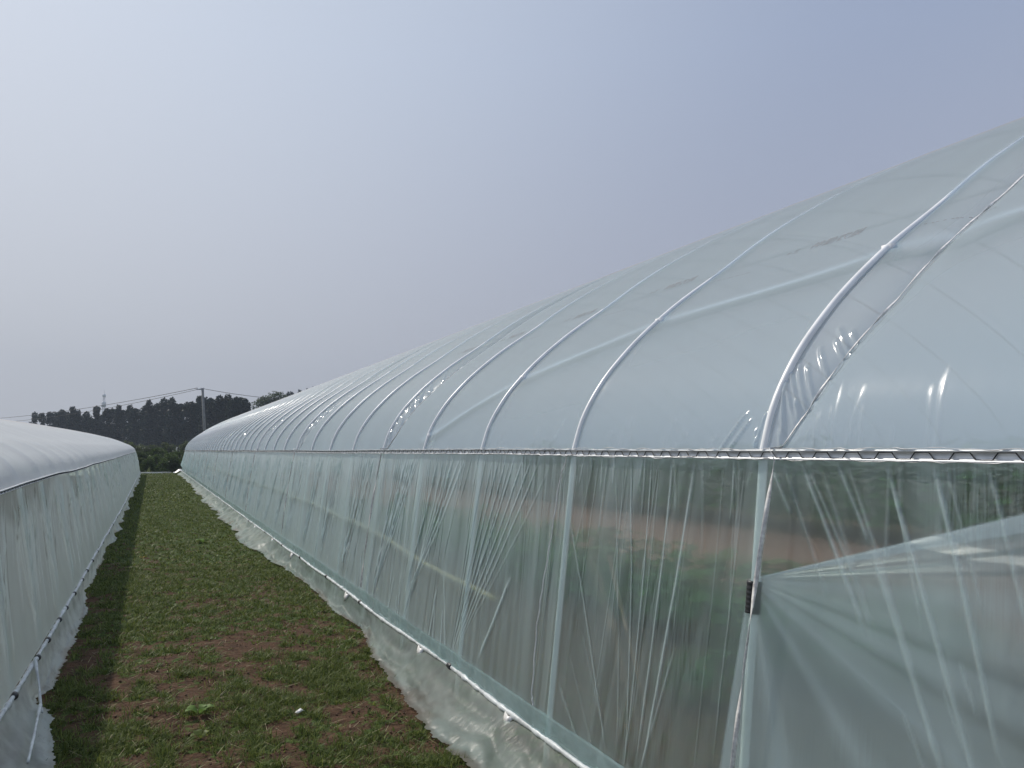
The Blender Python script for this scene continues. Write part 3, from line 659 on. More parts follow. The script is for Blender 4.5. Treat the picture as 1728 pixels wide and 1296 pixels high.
# boundary: from along the top edge (a=0) round to the bottom edge running back (a=1)
bpts = np.array([(2.6, -1.0, H + 0.66), (2.35, -2.0, H + .1), (2.0, -2.2, .5), (1.78, -1.5, .15), (1.75, 0.0, .12), (1.74, 1.0, .12), (1.74, 1.8, .12), (1.735, 2.26, .12)])
bt = np.array([0, .22, .38, .5, .62, .76, .9, 1.0])
B_ = np.stack([np.interp(ang, bt, bpts[:, k]) for k in range(3)], -1)
V = np.array([Cx, Cy, Cz])[None, None] * (1 - R_[..., None]) + B_[:, None, :] * R_[..., None]
fold = (0.028 * vnoise1(A_ * 17, 91) + 0.012 * vnoise1(A_ * 40, 92)) * np.sin(np.pi * np.clip(R_ * .9 + .03, 0, 1)) * R_ ** .3
V[..., 0] += fold * .8 + 0.05 * np.sin(np.pi * R_) * np.sin(np.pi * A_); V[..., 2] -= 0.05 * np.sin(np.pi * R_) * np.clip(1 - A_ * 6, 0, 1) * .4
band = (A_ < 0.052) * 1.0
th = band * 0.42 + 0.12 * vnoise1(A_ * 23, 93) + 0.25 * np.exp(-R_ / .05)
hb(mesh_np('inner_curtain', V.reshape(-1, 3), grid_faces(260, 70), M['curtain'], None, True, {'thick': th.ravel(), 'tone': band.ravel() * 0}, np.stack([A_ * 3, R_ * 3], -1).reshape(-1, 2)))
# black ribbed clamp holding it
t0 = np.linspace(-0.425, -0.525, 27)
x0 = 1.837 + 0.113 * t0
hb(MB().tube(np.stack([x0 - 0.004, np.full(27, 2.062), H + t0], -1), 0.0235 + 0.0015 * np.abs(np.sin(np.arange(27) * .8)), 14).build('black_clamp', M['black']))

# --- printed marks on the roof film
def print_text(body, y0, s0, size, font_gap=1.0, strength=1):
    cu = bpy.data.curves.new('t', 'FONT'); cu.body = body; cu.size = size; cu.resolution_u = 2
    to = bpy.data.objects.new('t', cu); C.objects.link(to)
    dg = bpy.context.evaluated_depsgraph_get(); dg.update()
    me = bpy.data.meshes.new_from_object(to.evaluated_get(dg)); bpy.data.objects.remove(to)
    n = len(me.vertices)
    if n == 0: return None
    co = np.empty(n * 3, np.float32); me.vertices.foreach_get('co', co); co = co.reshape(-1, 3)
    Y = y0 - co[:, 0]; S = s0 + co[:, 1]
    p, nn = prof(S)
    k = ribs[np.clip(np.searchsorted(ribs, Y), 1, len(ribs) - 1)]; k0 = ribs[np.clip(np.searchsorted(ribs, Y), 1, len(ribs) - 1) - 1]
    dyy = np.minimum(np.abs(Y - k), np.abs(Y - k0))
    iy = np.clip(np.searchsorted(YR, Y), 1, len(YR) - 1); js = np.clip(np.searchsorted(SR, S), 1, len(SR) - 1)
    wy = (Y - YR[iy - 1]) / (YR[iy] - YR[iy - 1]); wz = (S - SR[js - 1]) / (SR[js] - SR[js - 1])
    dd = (DROOF[iy - 1, js - 1] * (1 - wy) + DROOF[iy, js - 1] * wy) * (1 - wz) + (DROOF[iy - 1, js] * (1 - wy) + DROOF[iy, js] * wy) * wz + 0.0011
    P3 = np.stack([p[:, 0] + nn[:, 0] * dd, Y, H + p[:, 1] + nn[:, 1] * dd + rail_dz(Y) * np.clip(1 - S / 1.5, 0, 1)], -1).astype(np.float32)
    me.vertices.foreach_set('co', P3.ravel()); me.update(); me.materials.clear(); me.materials.append(M['ink'])
    o = bpy.data.objects.new('printed_mark', me); C.objects.link(o); hb(o); return o
for y0, s0 in ((2.72, 1.29), (3.93, 1.345), (5.02, 1.32), (6.2, 1.33), (7.3, 1.33)):
    print_text('神勤农膜', y0, s0, 0.075); print_text('≡ 三', y0 + 0.15, s0 + .005, 0.045)
for y0, s0 in ((3.30, 1.19), (4.40, 1.17), (5.55, 1.15), (2.02, 1.13)):
    print_text('- -- - --- -- - --', y0, s0, 0.05)

# ------------------------------------------------------------------ left greenhouse
lhouse = empty('greenhouse', (-5.7, 24, 0))
tag(lhouse, 'low tunnel greenhouse on the left with whitish cloudy film and crumpled skirt on the grass', 'greenhouse')
OL = Vector((-5.7, 24, 0))
def lb(o): o.parent = lhouse; o.matrix_parent_inverse = Matrix.Translation(-OL); return o
def lscale(Y): return np.interp(Y, [-3, 5, 24, 30, 45, 60], [.80, .82, .88, .94, 1.0, 1.0])
def lrail_z(Y): return -0.245 + 0.012 * vnoise1(np.asarray(Y) * 0.6, 23) + np.interp(Y, [0, 15, 50], [0.0, 0.01, 0.06])
PL = np.array([(-.80, 0), (-.86, .14), (-1.05, .31), (-1.37, .46), (-1.85, .66), (-2.6, .87), (-3.3, 1.02), (-4.0, 1.14), (-4.9, 1.25), (-5.7, 1.28)])
lh, lu = smooth_curve(PL, 400); lm = lh[::-1].copy(); lm[:, 0] = -11.4 - lm[:, 0]
LP = np.concatenate([lh, lm[1:]]); LU = np.r_[lu, 2 * lu[-1] - lu[::-1][1:]]
LT = np.gradient(LP, LU, axis=0); LT /= np.linalg.norm(LT, axis=1)[:, None]; LN = np.stack([LT[:, 1], -LT[:, 0]], -1)
def lprof(s): return np.stack([np.interp(s, LU, LP[:, 0]), np.interp(s, LU, LP[:, 1])], -1), np.stack([np.interp(s, LU, LN[:, 0]), np.interp(s, LU, LN[:, 1])], -1)
LR = [0.6 + 1.13 * k for k in range(-3, 45)]; LR = [y for y in LR if y < 51]; lribs = np.array(LR); LYE = LR[-1]; LY0 = LR[0]
ys = [np.arange(LY0, LYE, .08), [LYE]]
for r in LR: ys.append(r + np.array([-.2, -.1, -.06, -.035, -.02, -.01, 0, .01, .02, .035, .06, .1, .2]))
YR2 = np.unique(np.round(np.concatenate(ys), 4)); YR2 = YR2[(YR2 >= LY0) & (YR2 <= LYE)]
SR2 = np.unique(np.r_[np.linspace(0, 1.5, 60), np.linspace(1.5, LU[-1], 90)])
Yg, Sg = np.meshgrid(YR2, SR2, indexing='ij')
idx = np.clip(np.searchsorted(lribs, YR2), 1, len(lribs) - 1); fr2 = (YR2 - lribs[idx - 1]) / (lribs[idx] - lribs[idx - 1]); d2 = np.minimum(YR2 - lribs[idx - 1], lribs[idx] - YR2)
D = (0.006 * np.exp(-d2 / .06) - 0.014 * np.sin(np.pi * np.clip(fr2, 0, 1)) ** .9)[:, None] * np.clip(Sg / .3, .3, 1) + .017 + .006 * fbm(Yg * 1.2, Sg, 3, 111)
P, Nn = lprof(Sg)
V = np.stack([P[..., 0] + Nn[..., 0] * D, Yg, H + lrail_z(Yg) + (P[..., 1] + Nn[..., 1] * D) * lscale(Yg)], -1)
tone = np.clip((Sg - 1.3) / 1.4, 0, 1)
lb(mesh_np('roof_film', V.reshape(-1, 3), grid_faces(len(YR2), len(SR2)), M['roof_b'], None, True, {'thick': (-0.02 * np.exp(-d2 / .02))[:, None].repeat(len(SR2), 1).ravel(), 'tone': tone.ravel()}, np.stack([Yg, Sg], -1).reshape(-1, 2)))
# wall
LZB = -1.29
def lwall(Y, t):
    rz = lrail_z(Y); z = rz * (1 - t) + LZB * t
    xb = np.interp(Y, [4, 8, 14, 20, 50], [-.66, -.62, -.60, -.565, -.55]); x = -.80 * (1 - t) + xb * t
    return np.stack([x, Y, H + z], -1)
YW2 = np.unique(np.round(np.concatenate([np.arange(LY0, 3.5, .05), np.arange(3.5, 12, 0.009), np.arange(12, 24, .02), np.arange(24, LYE, .05), [LYE]]), 4)); TW2 = np.linspace(0, 1, 90)
Yg, Tg = np.meshgrid(YW2, TW2, indexing='ij')
segs = []; r5 = np.random.default_rng(15)
for y in np.arange(3.5, LYE, 0.13):
    y += r5.uniform(-.05, .05); s0 = 1 + y * .04
    if r5.random() < .75: segs.append((y, r5.uniform(0, .15), y - r5.uniform(-.1, .35), r5.uniform(.25, 1), .012 * s0, r5.uniform(.003, .009) * s0))
for y in LR:
    for q in range(7): segs.append((y - .5 + q * .13, 0, y - .15 + .03 * q, r5.uniform(.6, .95), .013 * (1 + y * .04), r5.uniform(.004, .01) * (1 + y * .03)))
D, wg = seg_ridges(Yg, Tg, segs); dk = []
for y in np.arange(4, LYE, .17):
    if r5.random() < .8: t0_ = r5.uniform(0, .3); dk.append((y, t0_, y - r5.uniform(-.05, .3), t0_ + r5.uniform(.15, .6), .012 * (1 + y * .045), .006))
_, wd2 = seg_ridges(Yg, Tg, dk)
idx = np.clip(np.searchsorted(lribs, YW2), 1, len(lribs) - 1); fr2 = (YW2 - lribs[idx - 1]) / (lribs[idx] - lribs[idx - 1])
D += (-.02 * np.sin(np.pi * np.clip(fr2, 0, 1)))[:, None] * np.sin(np.pi * Tg) + .008 * fbm(Yg * 2, Tg * 1.5, 3, 121) * np.sin(np.pi * Tg)
V = lwall(Yg, Tg); V[..., 0] += D + .02
th = np.clip(wg, 0, 1.2) * .14 - .38 * np.clip(wd2, 0, 1) - 0.34 * np.clip((0.75 - Tg * 3.6 + 1.5 * fbm(Yg * 1.1, Tg * .8, 2, 125)) * 2.5, 0, 1)
lb(mesh_np('side_film', V.reshape(-1, 3), grid_faces(len(YW2), len(TW2)), M['wall_b'], None, True, {'thick': th.ravel(), 'tone': np.zeros(th.size)}, np.stack([Yg, Tg * 1.1], -1).reshape(-1, 2)))
yf = np.arange(LY0, LYE, .2); a, b = np.meshgrid(yf, np.linspace(0, 1, 6), indexing='ij'); V = lwall(a, b); V[..., 0] = -11.4 - V[..., 0]; z0 = np.zeros(a.size)
lb(mesh_np('side_film', V.reshape(-1, 3), grid_faces(len(yf), 6), M['wall_b'], None, True, {'thick': z0, 'tone': z0}, np.stack([a, b], -1).reshape(-1, 2)))
pf = LP[::12].copy(); pf[:, 1] = pf[:, 1] * 1.0 + H - .20; pf = np.concatenate([[[-.56, .2]], pf, [[-10.84, .2]]])
def end_l(y):
    n = len(pf); V = np.concatenate([np.stack([pf[:, 0], np.full(n, y), (pf[:, 1] - H + .2) * (1 if y > 10 else .80) + H - .2], -1), np.stack([pf[:, 0], np.full(n, y), np.full(n, .02)], -1)])
    i = np.arange(n - 1); z = np.zeros(len(V))
    return mesh_np('end_film', V, np.stack([i, i + 1, i + 1 + n, i + n], -1), M['wall_b'], None, False, {'thick': z + .1, 'tone': z}, V[:, [0, 2]])
lb(end_l(LYE + .01)); lb(end_l(LY0 - .01))
# hoops
s_ = np.r_[np.linspace(0, 1.5, 24), np.linspace(1.6, LU[-1], 40)]
for y in LR:
    Pp, Nn = lprof(s_); ya = np.full(len(s_), y); k = float(lscale(y))
    a3 = np.stack([Pp[:, 0], ya, H + float(lrail_z(y)) + Pp[:, 1] * k], -1)
    lg = lwall(np.full(8, y), np.linspace(1.1, .06, 8)); lg2 = lg[::-1].copy(); lg2[:, 0] = -11.4 - lg2[:, 0]
    lb(MB().tube(np.concatenate([lg, a3, lg2]), .016, 8).build('hoop', M['pipe']))
chY = np.arange(LY0, LYE, .2); xl = lambda Y: -.80 + .026 + 0 * Y; zl = lambda Y: H + lrail_z(Y)
ch = lb(channel(chY, xl, zl, .024, .01, -1)); zz = zigzag(LY0, LYE, xl, zl, .10, .008, .0024, -1).build('spring_wire', M['wire'], None, False); zz.parent = ch
# base pipe, film roll and skirt
yq = np.arange(LY0, LYE, .02); lx = lwall(yq, np.ones_like(yq))[:, 0] + .03 + .006 * vnoise1(yq * 1.5, 141); lz = H - 1.30 + .008 * vnoise1(yq * 1.2, 142)
lbp = lb(MB().tube(np.stack([lx, yq, lz], -1), .014 + .004 * vnoise1(yq * 14, 143) + .003 * vnoise1(yq * 40, 144), 10).build('base_pipe', M['base_pipe']))
for y in (5.05, 5.9, 6.4, 7.1, 7.6, 8.3, 9.1, 9.8, 10.6, 11.5, 12.6, 14, 15.5, 17, 19, 21, 24):
    x = np.interp(y, yq, lx); z = np.interp(y, yq, lz)
    o = MB().tube([(x, y - .03, z - .004), (x + .004, y, z - .003), (x, y + .04, z - .004)], [.017, .0195, .016], 9).build('pipe_clip', M['black'], None, False); o.parent = lbp
ledge = np.array([(-.30, -3), (-.33, 4.0), (-.37, 4.44), (-.42, 4.85), (-.45, 5.15), (-.475, 5.3), (-.56, 5.42), (-.56, 5.55), (-.51, 5.75), (-.50, 6.3), (-.485, 7.05), (-.49, 8.2), (-.505, 8.7), (-.57, 9.4), (-.565, 10.1), (-.53, 10.6), (-.52, 12), (-.53, 12.9), (-.50, 15), (-.51, 17.1), (-.50, 22), (-.53, 30), (-.50, 40), (-.50, 52)])
yk2 = np.unique(np.round(np.concatenate([np.arange(LY0, 3.5, .06), np.arange(3.5, 12, .01), np.arange(12, 26, .03), np.arange(26, LYE, .08)]), 4))
lb(skirt('ground_skirt', yk2, ledge, lambda y: np.interp(y, yq, lx) + .004, lambda y: np.interp(y, yq, lz) - .008, 1, M['skirt_b'], 200, .8))
# two rolled seams in the skirt near the camera
for pts in ([(-.60, 5.72, .23), (-.575, 5.6, .18), (-.55, 5.5, .12), (-.53, 5.38, .07), (-.50, 5.2, .05)], [(-.51, 5.2, .09), (-.49, 4.9, .11), (-.47, 4.6, .12), (-.45, 4.2, .12)]):
    p = np.array(pts); t = np.linspace(0, 1, 30); c = np.stack([np.interp(t, np.linspace(0, 1, len(p)), p[:, k]) for k in range(3)], -1)
    lb(MB().tube(c, .009 + .003 * vnoise1(t * 8, 5), 8).build('film_roll', M['base_pipe']))

# ------------------------------------------------------------------ inside the right greenhouse
r6 = np.random.default_rng(33)
def leaf_shape(n=5):
    return None
def crop_mesh(seed, h, nl, spread, lsz):
    r = np.random.default_rng(seed); V = []; F = []; tn = []
    n0 = 0
    st, sf = tube_arr([(0, 0, 0), (.01, 0, h * .5), (0, .01, h)], [.008, .006, .003], 5, False)
    V.append(st); F.append(sf[0]); n0 = len(st); tn += [.6] * n0
    for k in range(nl):
        th = r.uniform(0, 6.28); z = h * r.uniform(.15, 1); d = spread * r.uniform(.25, 1) * (1.2 - z / h * .6); s = lsz * r.uniform(.6, 1.2)
        c = np.array([math.cos(th) * d, math.sin(th) * d, z + r.uniform(0, .08)])
        u = np.array([math.cos(th), math.sin(th), r.uniform(-.5, .2)]); v = np.array([-math.sin(th), math.cos(th), r.uniform(-.2, .2)])
        ring = [c - u * s * .55]
        for a in (-.9, -.45, 0, .45, .9): ring.append(c + u * s * .5 * math.cos(a) + v * s * .6 * math.sin(a) * (1.1 if abs(a) > .6 else .9))
        ring.append(c + u * s * .05 - v * 0)
        V.append(np.array(ring)); q = n0
        F.append(np.array([[q, q + 1, q + 2, q + 6], [q + 6, q + 2, q + 3, q + 4], [q, q + 6, q + 4, q + 5]])); n0 += 7; tn += [r.uniform(0, 1)] * 7
    return np.concatenate(V), np.concatenate(F), np.array(tn)
crops = []
for k in range(3):
    v, f, tn = crop_mesh(300 + k, .45, 60, .30, .2); me = mesh_np('crop_plant', v, f, M['crop'], None, True, {'tone': tn}); crops.append(me)
for k in range(2):
    v, f, tn = crop_mesh(310 + k, 1.5, 150, .42, .26); me = mesh_np('crop_plant', v, f, M['crop'], None, True, {'tone': tn}); crops.append(me)
used = set(); pn = 0
def put(proto, x, y, s, lab, grp, cat='plant'):
    o = crops[proto]
    if proto in used: o = o.copy(); C.objects.link(o)
    used.add(proto)
    o.location = (x, y, 0); o.rotation_euler = (0, 0, r6.uniform(0, 6.28)); o.scale = (s, s, s); tag(o, lab, cat, grp); return o
for xr_, y0, y1, st in ((4.1, 3.4, 15, .62), (5.0, 3.8, 17, .62)):
    for y in np.arange(y0, y1, st): put(int(r6.integers(0, 3)), xr_ + r6.uniform(-.08, .08), y + r6.uniform(-.1, .1), r6.uniform(.8, 1.15), 'leafy low green crop plant in a bed inside the right greenhouse', 'low crop plants inside the greenhouse')
for y in np.arange(3.0, 24, .62): put(int(r6.integers(3, 5)), 11.0 + r6.uniform(-.1, .1), y + r6.uniform(-.1, .1), r6.uniform(.9, 1.15), 'tall leafy crop plant in the row along the far side film', 'tall crop plants along the far side film')
for y in (3.95,):
    o = put(0, 3.15, y, .62, 'small pale green seedling just behind the clear side film', None); 
for (a, b, nm) in (((2.35, 3.9, .9), (2.05, 2.95, .05), 'stake'),):
    o = MB().tube([a, ((a[0]+b[0])/2, (a[1]+b[1])/2, (a[2]+b[2])/2), b], .012, 8).build('bamboo_stake', M['stake']); tag(o, 'thin brown bamboo stake leaning inside the greenhouse behind the side film', 'stake')
hy = np.arange(4.2, 30, .1); o = MB().tube(np.stack([1.80 + 0 * hy, hy, np.interp(hy, [4.2, 4.6, 5.5, 7.6, 12, 30], [.65, .67, .70, .81, .87, .9]) + .01 * np.sin(hy * 2.1)], -1), .016, 8).build('irrigation_hose', M['hose'])
tag(o, 'yellowish hose running lengthwise inside the right greenhouse near the side film', 'hose')

# ------------------------------------------------------------------ grass of the alley
def blades(n, xr, yr, hmin, hmax, wd, seed, thr, clump):
    r = np.random.default_rng(seed)
    nt_ = int(n / clump); cx = r.uniform(*xr, nt_ * 4); cy = r.uniform(*yr, nt_ * 4)
    keep = cover_fn(cx, cy) + r.uniform(-.25, .25, len(cx)) > thr; cx = cx[keep][:nt_]; cy = cy[keep][:nt_]
    bx = np.repeat(cx, clump); by_ = np.repeat(cy, clump); m = len(bx); rr = np.abs(r.normal(0, .03, m)); th = r.uniform(0, 6.283, m)
    bx = bx + rr * np.cos(th); by_ = by_ + rr * np.sin(th)
    sz = np.repeat(r.uniform(.45, 1.15, len(cx)), clump)
    hh = r.uniform(hmin, hmax, m) * sz; lean = r.uniform(.25, 1.5, m); az = th + r.normal(0, .7, m)
    u = np.stack([np.cos(az), np.sin(az)], -1); v = np.stack([-np.sin(az), np.cos(az)], -1)
    z0 = ground_z(bx, by_) - .004
    w2 = wd * r.uniform(.6, 1.3, m)
    def P(f, wf):
        d = hh * lean * f ** 1.7; zz = z0 + hh * (f - .35 * lean * f ** 2.2 * .8)
        c = np.stack([bx + u[:, 0] * d, by_ + u[:, 1] * d, zz], -1); o = np.stack([v[:, 0] * w2 * wf, v[:, 1] * w2 * wf, 0 * w2], -1)
        return c - o, c + o
    a, b = P(0, .7); c, d = P(.5, 1.0); e, _ = P(1.0, 0)
    V = np.stack([a, b, c, d, e], 1).reshape(-1, 3); k = np.arange(m)[:, None] * 5
    tone = np.repeat(np.clip(r.normal(.45, .3, m) + .0, 0, 1.0), 5)
    return V, k, tone
Vs = []; Fq = []; Ft = []; tn = []; n0 = 0
for args in ((40000, (-.62, 1.62), (2.9, 6.2), .02, .07, .0021, 1, .50, 9), (34000, (-.62, 1.62), (6.2, 11), .02, .065, .003, 2, .48, 9), (34000, (-.62, 1.6), (11, 24), .025, .065, .0055, 3, .45, 8), (26000, (-.6, 1.6), (24, 54), .035, .08, .012, 4, .35, 6), (9000, (-.62, 1.6), (2.9, 12), .015, .03, .005, 6, .15, 8)):
    V, k, t = blades(*args); Vs.append(V); Fq.append(np.concatenate([k, k + 1, k + 3, k + 2], 1) + n0); Ft.append(np.concatenate([k + 2, k + 3, k + 4], 1) + n0); n0 += len(V); tn.append(t)
g = mesh_np('grass', np.concatenate(Vs), [np.concatenate(Fq), np.concatenate(Ft)], M['grass'], None, True, {'tone': np.concatenate(tn)})
tag(g, 'short green grass and weeds growing in tufts along the bare soil alley', 'grass', kind='stuff')

# clods and small stones on the bare soil
rc = np.random.default_rng(55); m = 5200
cx = rc.uniform(-.6, 1.6, m); cy = 2.9 + 14 * rc.uniform(0, 1, m) ** 1.5; r_ = .0025 + .009 * rc.uniform(0, 1, m) ** 3
octa = np.array([[1, 0, 0], [0, 1, 0], [-1, 0, 0], [0, -1, 0], [0, 0, .8], [0, 0, -.8]], float)
V = (octa[None] * (1 + .45 * rc.uniform(-1, 1, (m, 6, 1)))) * r_[:, None, None] + np.stack([cx, cy, ground_z(cx, cy) + r_ * .3], -1)[:, None]
oF = np.array([[0, 1, 4], [1, 2, 4], [2, 3, 4], [3, 0, 4], [1, 0, 5], [2, 1, 5], [3, 2, 5], [0, 3, 5]])
M['clod'] = simple('clods', (0.12, 0.07, 0.045), 0.95, 0, 0.4, 40)
g = mesh_np('soil_clods', V.reshape(-1, 3), (oF[None] + (np.arange(m) * 6)[:, None, None]).reshape(-1, 3), M['clod'], None, False); tag(g, 'crumbs and clods of brown soil between the grass tufts', 'soil', kind='stuff')
# dead straw stalks
m = 700; cx = rc.uniform(-.55, 1.55, m); cy = 2.9 + 12 * rc.uniform(0, 1, m) ** 1.3; az = rc.uniform(0, 3.14, m); ln = rc.uniform(.015, .05, m); z0 = ground_z(cx, cy) + .008
dx = np.cos(az) * ln; dy_ = np.sin(az) * ln; px_ = -np.sin(az) * .0012; py_ = np.cos(az) * .0012; up_ = rc.uniform(0, .02, m)
V = np.stack([np.stack([cx - dx - px_, cy - dy_ - py_, z0], -1), np.stack([cx - dx + px_, cy - dy_ + py_, z0 + .001], -1), np.stack([cx + dx + px_, cy + dy_ + py_, z0 + up_], -1), np.stack([cx + dx - px_, cy + dy_ - py_, z0 + up_], -1)], 1).reshape(-1, 3)
M['straw'] = simple('straw', (0.36, 0.30, 0.17), 0.8, 0, 0.3, 30)
g = mesh_np('dead_stalks', V, np.arange(m * 4).reshape(-1, 4), M['straw'], None, False); tag(g, 'dry pale stalks scattered over the soil of the alley', 'stalks', kind='stuff')

# broad leaved weeds and litter
def weed(x, y, s, nl, mat, label, cat, seed, name='broadleaf_weed', up=.5):
    r = np.random.default_rng(seed); V = []; F = []; q = 0
    for k in range(nl):
        th = 6.283 * k / nl + r.uniform(-.4, .4); L_ = s * r.uniform(.6, 1.1)
        u = np.array([math.cos(th), math.sin(th), 0]); v = np.array([-u[1], u[0], 0]); base = u * .15 * s
        rows = 6
        for i in range(rows + 1):
            f = i / rows; wv = L_ * .42 * math.sin(math.pi * min(1, f * .93 + .04)) ** .7 * (1 + .15 * math.sin(i * 2.4))
            c = base + u * L_ * f + np.array([0, 0, up * s * math.sin(f * 2.2) + .012])
            V += [c - v * wv + [0, 0, .12 * wv * r.uniform(.5, 1.5)], c - [0, 0, .1 * wv], c + v * wv + [0, 0, .12 * wv * r.uniform(.5, 1.5)]]
            if i < rows:
                for j in (0, 1): F.append([q + i * 3 + j, q + i * 3 + j + 1, q + i * 3 + j + 4, q + i * 3 + j + 3])
        q += (rows + 1) * 3
    o = mesh_np(name, np.array(V), np.array(F), mat, None, True, {'tone': np.repeat(r.uniform(0, 1, len(V) // 3), 3)})
    o.location = (x, y, float(ground_z(np.array(x), np.array(y)))); tag(o, label, cat); return o
def at_ground(px, py):
    f = 1348.; x = (px - 864) / f; y = -(py - 648) / f; p = R(4.623); ya = R(24.242)
    up = math.sin(p) + y * math.cos(p); fw = math.cos(p) - y * math.sin(p)
    k = H / -up; return (fw * math.sin(ya) + x * math.cos(ya)) * k, (fw * math.cos(ya) - x * math.sin(ya)) * k
weed(*at_ground(335, 1212), .065, 5, M['lime'], 'light green broad-leaved weed in the bare soil near the front', 'weed', 1)
weed(*at_ground(343, 917), .10, 4, M['lime'], 'light green broad-leaved weed halfway down the alley', 'weed', 2)
weed(*at_ground(302, 915), .06, 4, M['grass'], 'dark green leafy weed halfway down the alley left of the light one', 'weed', 3)
weed(*at_ground(338, 1248), .05, 4, M['grass'], 'dull green leafy weed just below the light broad-leaved one', 'weed', 4)
weed(*at_ground(240, 943), .035, 2, M['yellow'], 'small yellow dead leaf lying on the grass', 'leaf', 5, 'dead_leaf', .15)
for i, (px, py, lab) in enumerate(((502, 1210, 'small scrap of white plastic on the soil near the front'),)):
    x, y = at_ground(px, py); z = float(ground_z(np.array(x), np.array(y)))
    V = np.array([[0, 0, .01], [.03, .005, .022], [.045, .03, .01], [.02, .035, .028], [-.012, .022, .012]]); o = mesh_np('plastic_scrap', V, np.array([[0, 1, 3], [1, 2, 3], [0, 3, 4]]), M['strap'], None, False)
    md = o.modifiers.new('s', 'SOLIDIFY'); md.thickness = .002; o.location = (x, y, z); tag(o, lab, 'litter')

# ------------------------------------------------------------------ vegetation beyond the far end
def leaf_cloud(n, fn, size, seed, elong=1.0):
    r = np.random.default_rng(seed); c = fn(r, n); n = len(c)
    q = r.normal(size=(n, 3)); q /= np.linalg.norm(q, axis=1)[:, None]; a = np.cross(q, r.normal(size=(n, 3))); a /= np.linalg.norm(a, axis=1)[:, None]; b = np.cross(q, a)
    s = (size * r.uniform(.5, 1.3, n))[:, None]
    V = np.stack([c - a * s * elong, c - b * s * .6, c + a * s * elong, c + b * s * .6], 1).reshape(-1, 3)
    return V, np.arange(n * 4).reshape(-1, 4), np.repeat(np.clip(r.normal(.4, .3, n), 0, 1), 4)
def poplar(seed):
    r0 = np.random.default_rng(seed)
    nb = 26; bz = r0.uniform(.12, .97, nb); bth = r0.uniform(0, 6.28, nb)
    wz = lambda z: 1.25 * np.sin(np.pi * np.clip(z, 0, 1) ** .75) ** .6 * (1 - .25 * z)
    br_ = wz(bz) * r0.uniform(.15, .75, nb)
    cen = np.stack([np.cos(bth) * br_, np.sin(bth) * br_, bz * 9.6 + .5], -1); rd = r0.uniform(.45, .9, nb) * (1.1 - .45 * bz)
    def fn(r, n):
        i = r.integers(0, nb, n); d = r.normal(size=(n, 3)); d /= np.linalg.norm(d, axis=1)[:, None]
        return cen[i] + d * (rd[i] * r.uniform(.3, 1, n) ** .5)[:, None] * [1, 1, 1.45]
    V, F, t = leaf_cloud(3400, fn, .17, seed)
    crown = mesh_np('crown', V, F, M['poplar'], None, False, {'tone': t})
    trunk = MB().tube([(0, 0, 0), (.05, 0, 4), (0, .05, 9)], [.16, .11, .03], 7).build('trunk', M['bark'])
    root = empty('poplar_tree'); crown.parent = root; trunk.parent = root
    return root
def dup(root):
    r = root.copy(); C.objects.link(r)
    for ch in list(root.children):
        c = ch.copy(); C.objects.link(c); c.parent = r
    return r
protos = [poplar(500 + k) for k in range(4)]; usedp = set()
def dirpt(px, dist):
    f = 1348.; x = (px - 864) / f; a = R(24.242) + math.atan(x / 1.0033); return math.sin(a) * dist, math.cos(a) * dist
def hpx(y, dist, px):                                   # height above the ground of picture row y at that distance
    return (757 - y) / 1348 * dist * math.cos(math.atan((px - 864) / 1348)) ** 1 + H
r7 = np.random.default_rng(77)
tops = [(55, 697), (66, 691), (80, 692), (95, 691), (104, 692), (122, 687), (133, 693), (146, 695), (160, 687), (180, 686), (200, 684), (215, 684), (229, 683), (240, 678), (252, 677), (262, 677), (276, 674), (290, 673), (300, 674), (311, 675), (323, 674), (333, 669), (345, 671), (357, 673), (370, 668), (380, 667), (391, 671), (398, 667), (408, 668), (416, 680)]
k = 0
GL = 'tall dark poplar in the close row beyond the greenhouses'
for row in range(2):
    for px, ty in tops:
        if row == 1 and (px < 70 or px > 405): continue
        dist = 185 - (px - 55) / 360 * 55 + row * 5 + r7.uniform(-1.5, 1.5)
        x, y = dirpt(px + (r7.uniform(-3, 3) if row == 0 else r7.uniform(3, 9)), dist)
        hh = hpx(ty + (0 if row == 0 else r7.uniform(2, 9)) , dist, px)
        p = int(r7.integers(0, 4)); root = protos[p] if p not in usedp else dup(protos[p]); usedp.add(p)
        s = hh / 10.3; root.location = (x, y, 0); root.scale = (s * (r7.uniform(1.0, 1.35) if row == 0 else 1.7), s * 1.3, s); root.rotation_euler = (0, 0, r7.uniform(0, 6.28))
        tag(root, GL if row == 0 else 'dark poplar in the rear line of the close row', 'tree', 'poplars in the row beyond the greenhouses' if row == 0 else 'poplars in the rear line'); k += 1
for px, ty in ((484, 664), (490, 662), (497, 661), (504, 659), (511, 658), (518, 657), (526, 656), (534, 655)):
    dist = 175; x, y = dirpt(px, dist); root = dup(protos[int(r7.integers(0, 4))]); s = hpx(ty, dist, px) / 10.3
    root.location = (x, y, 0); root.scale = (s * .8, s * .8, s); tag(root, 'far poplar showing above the roof of the right greenhouse', 'tree', 'poplars above the right greenhouse roof')
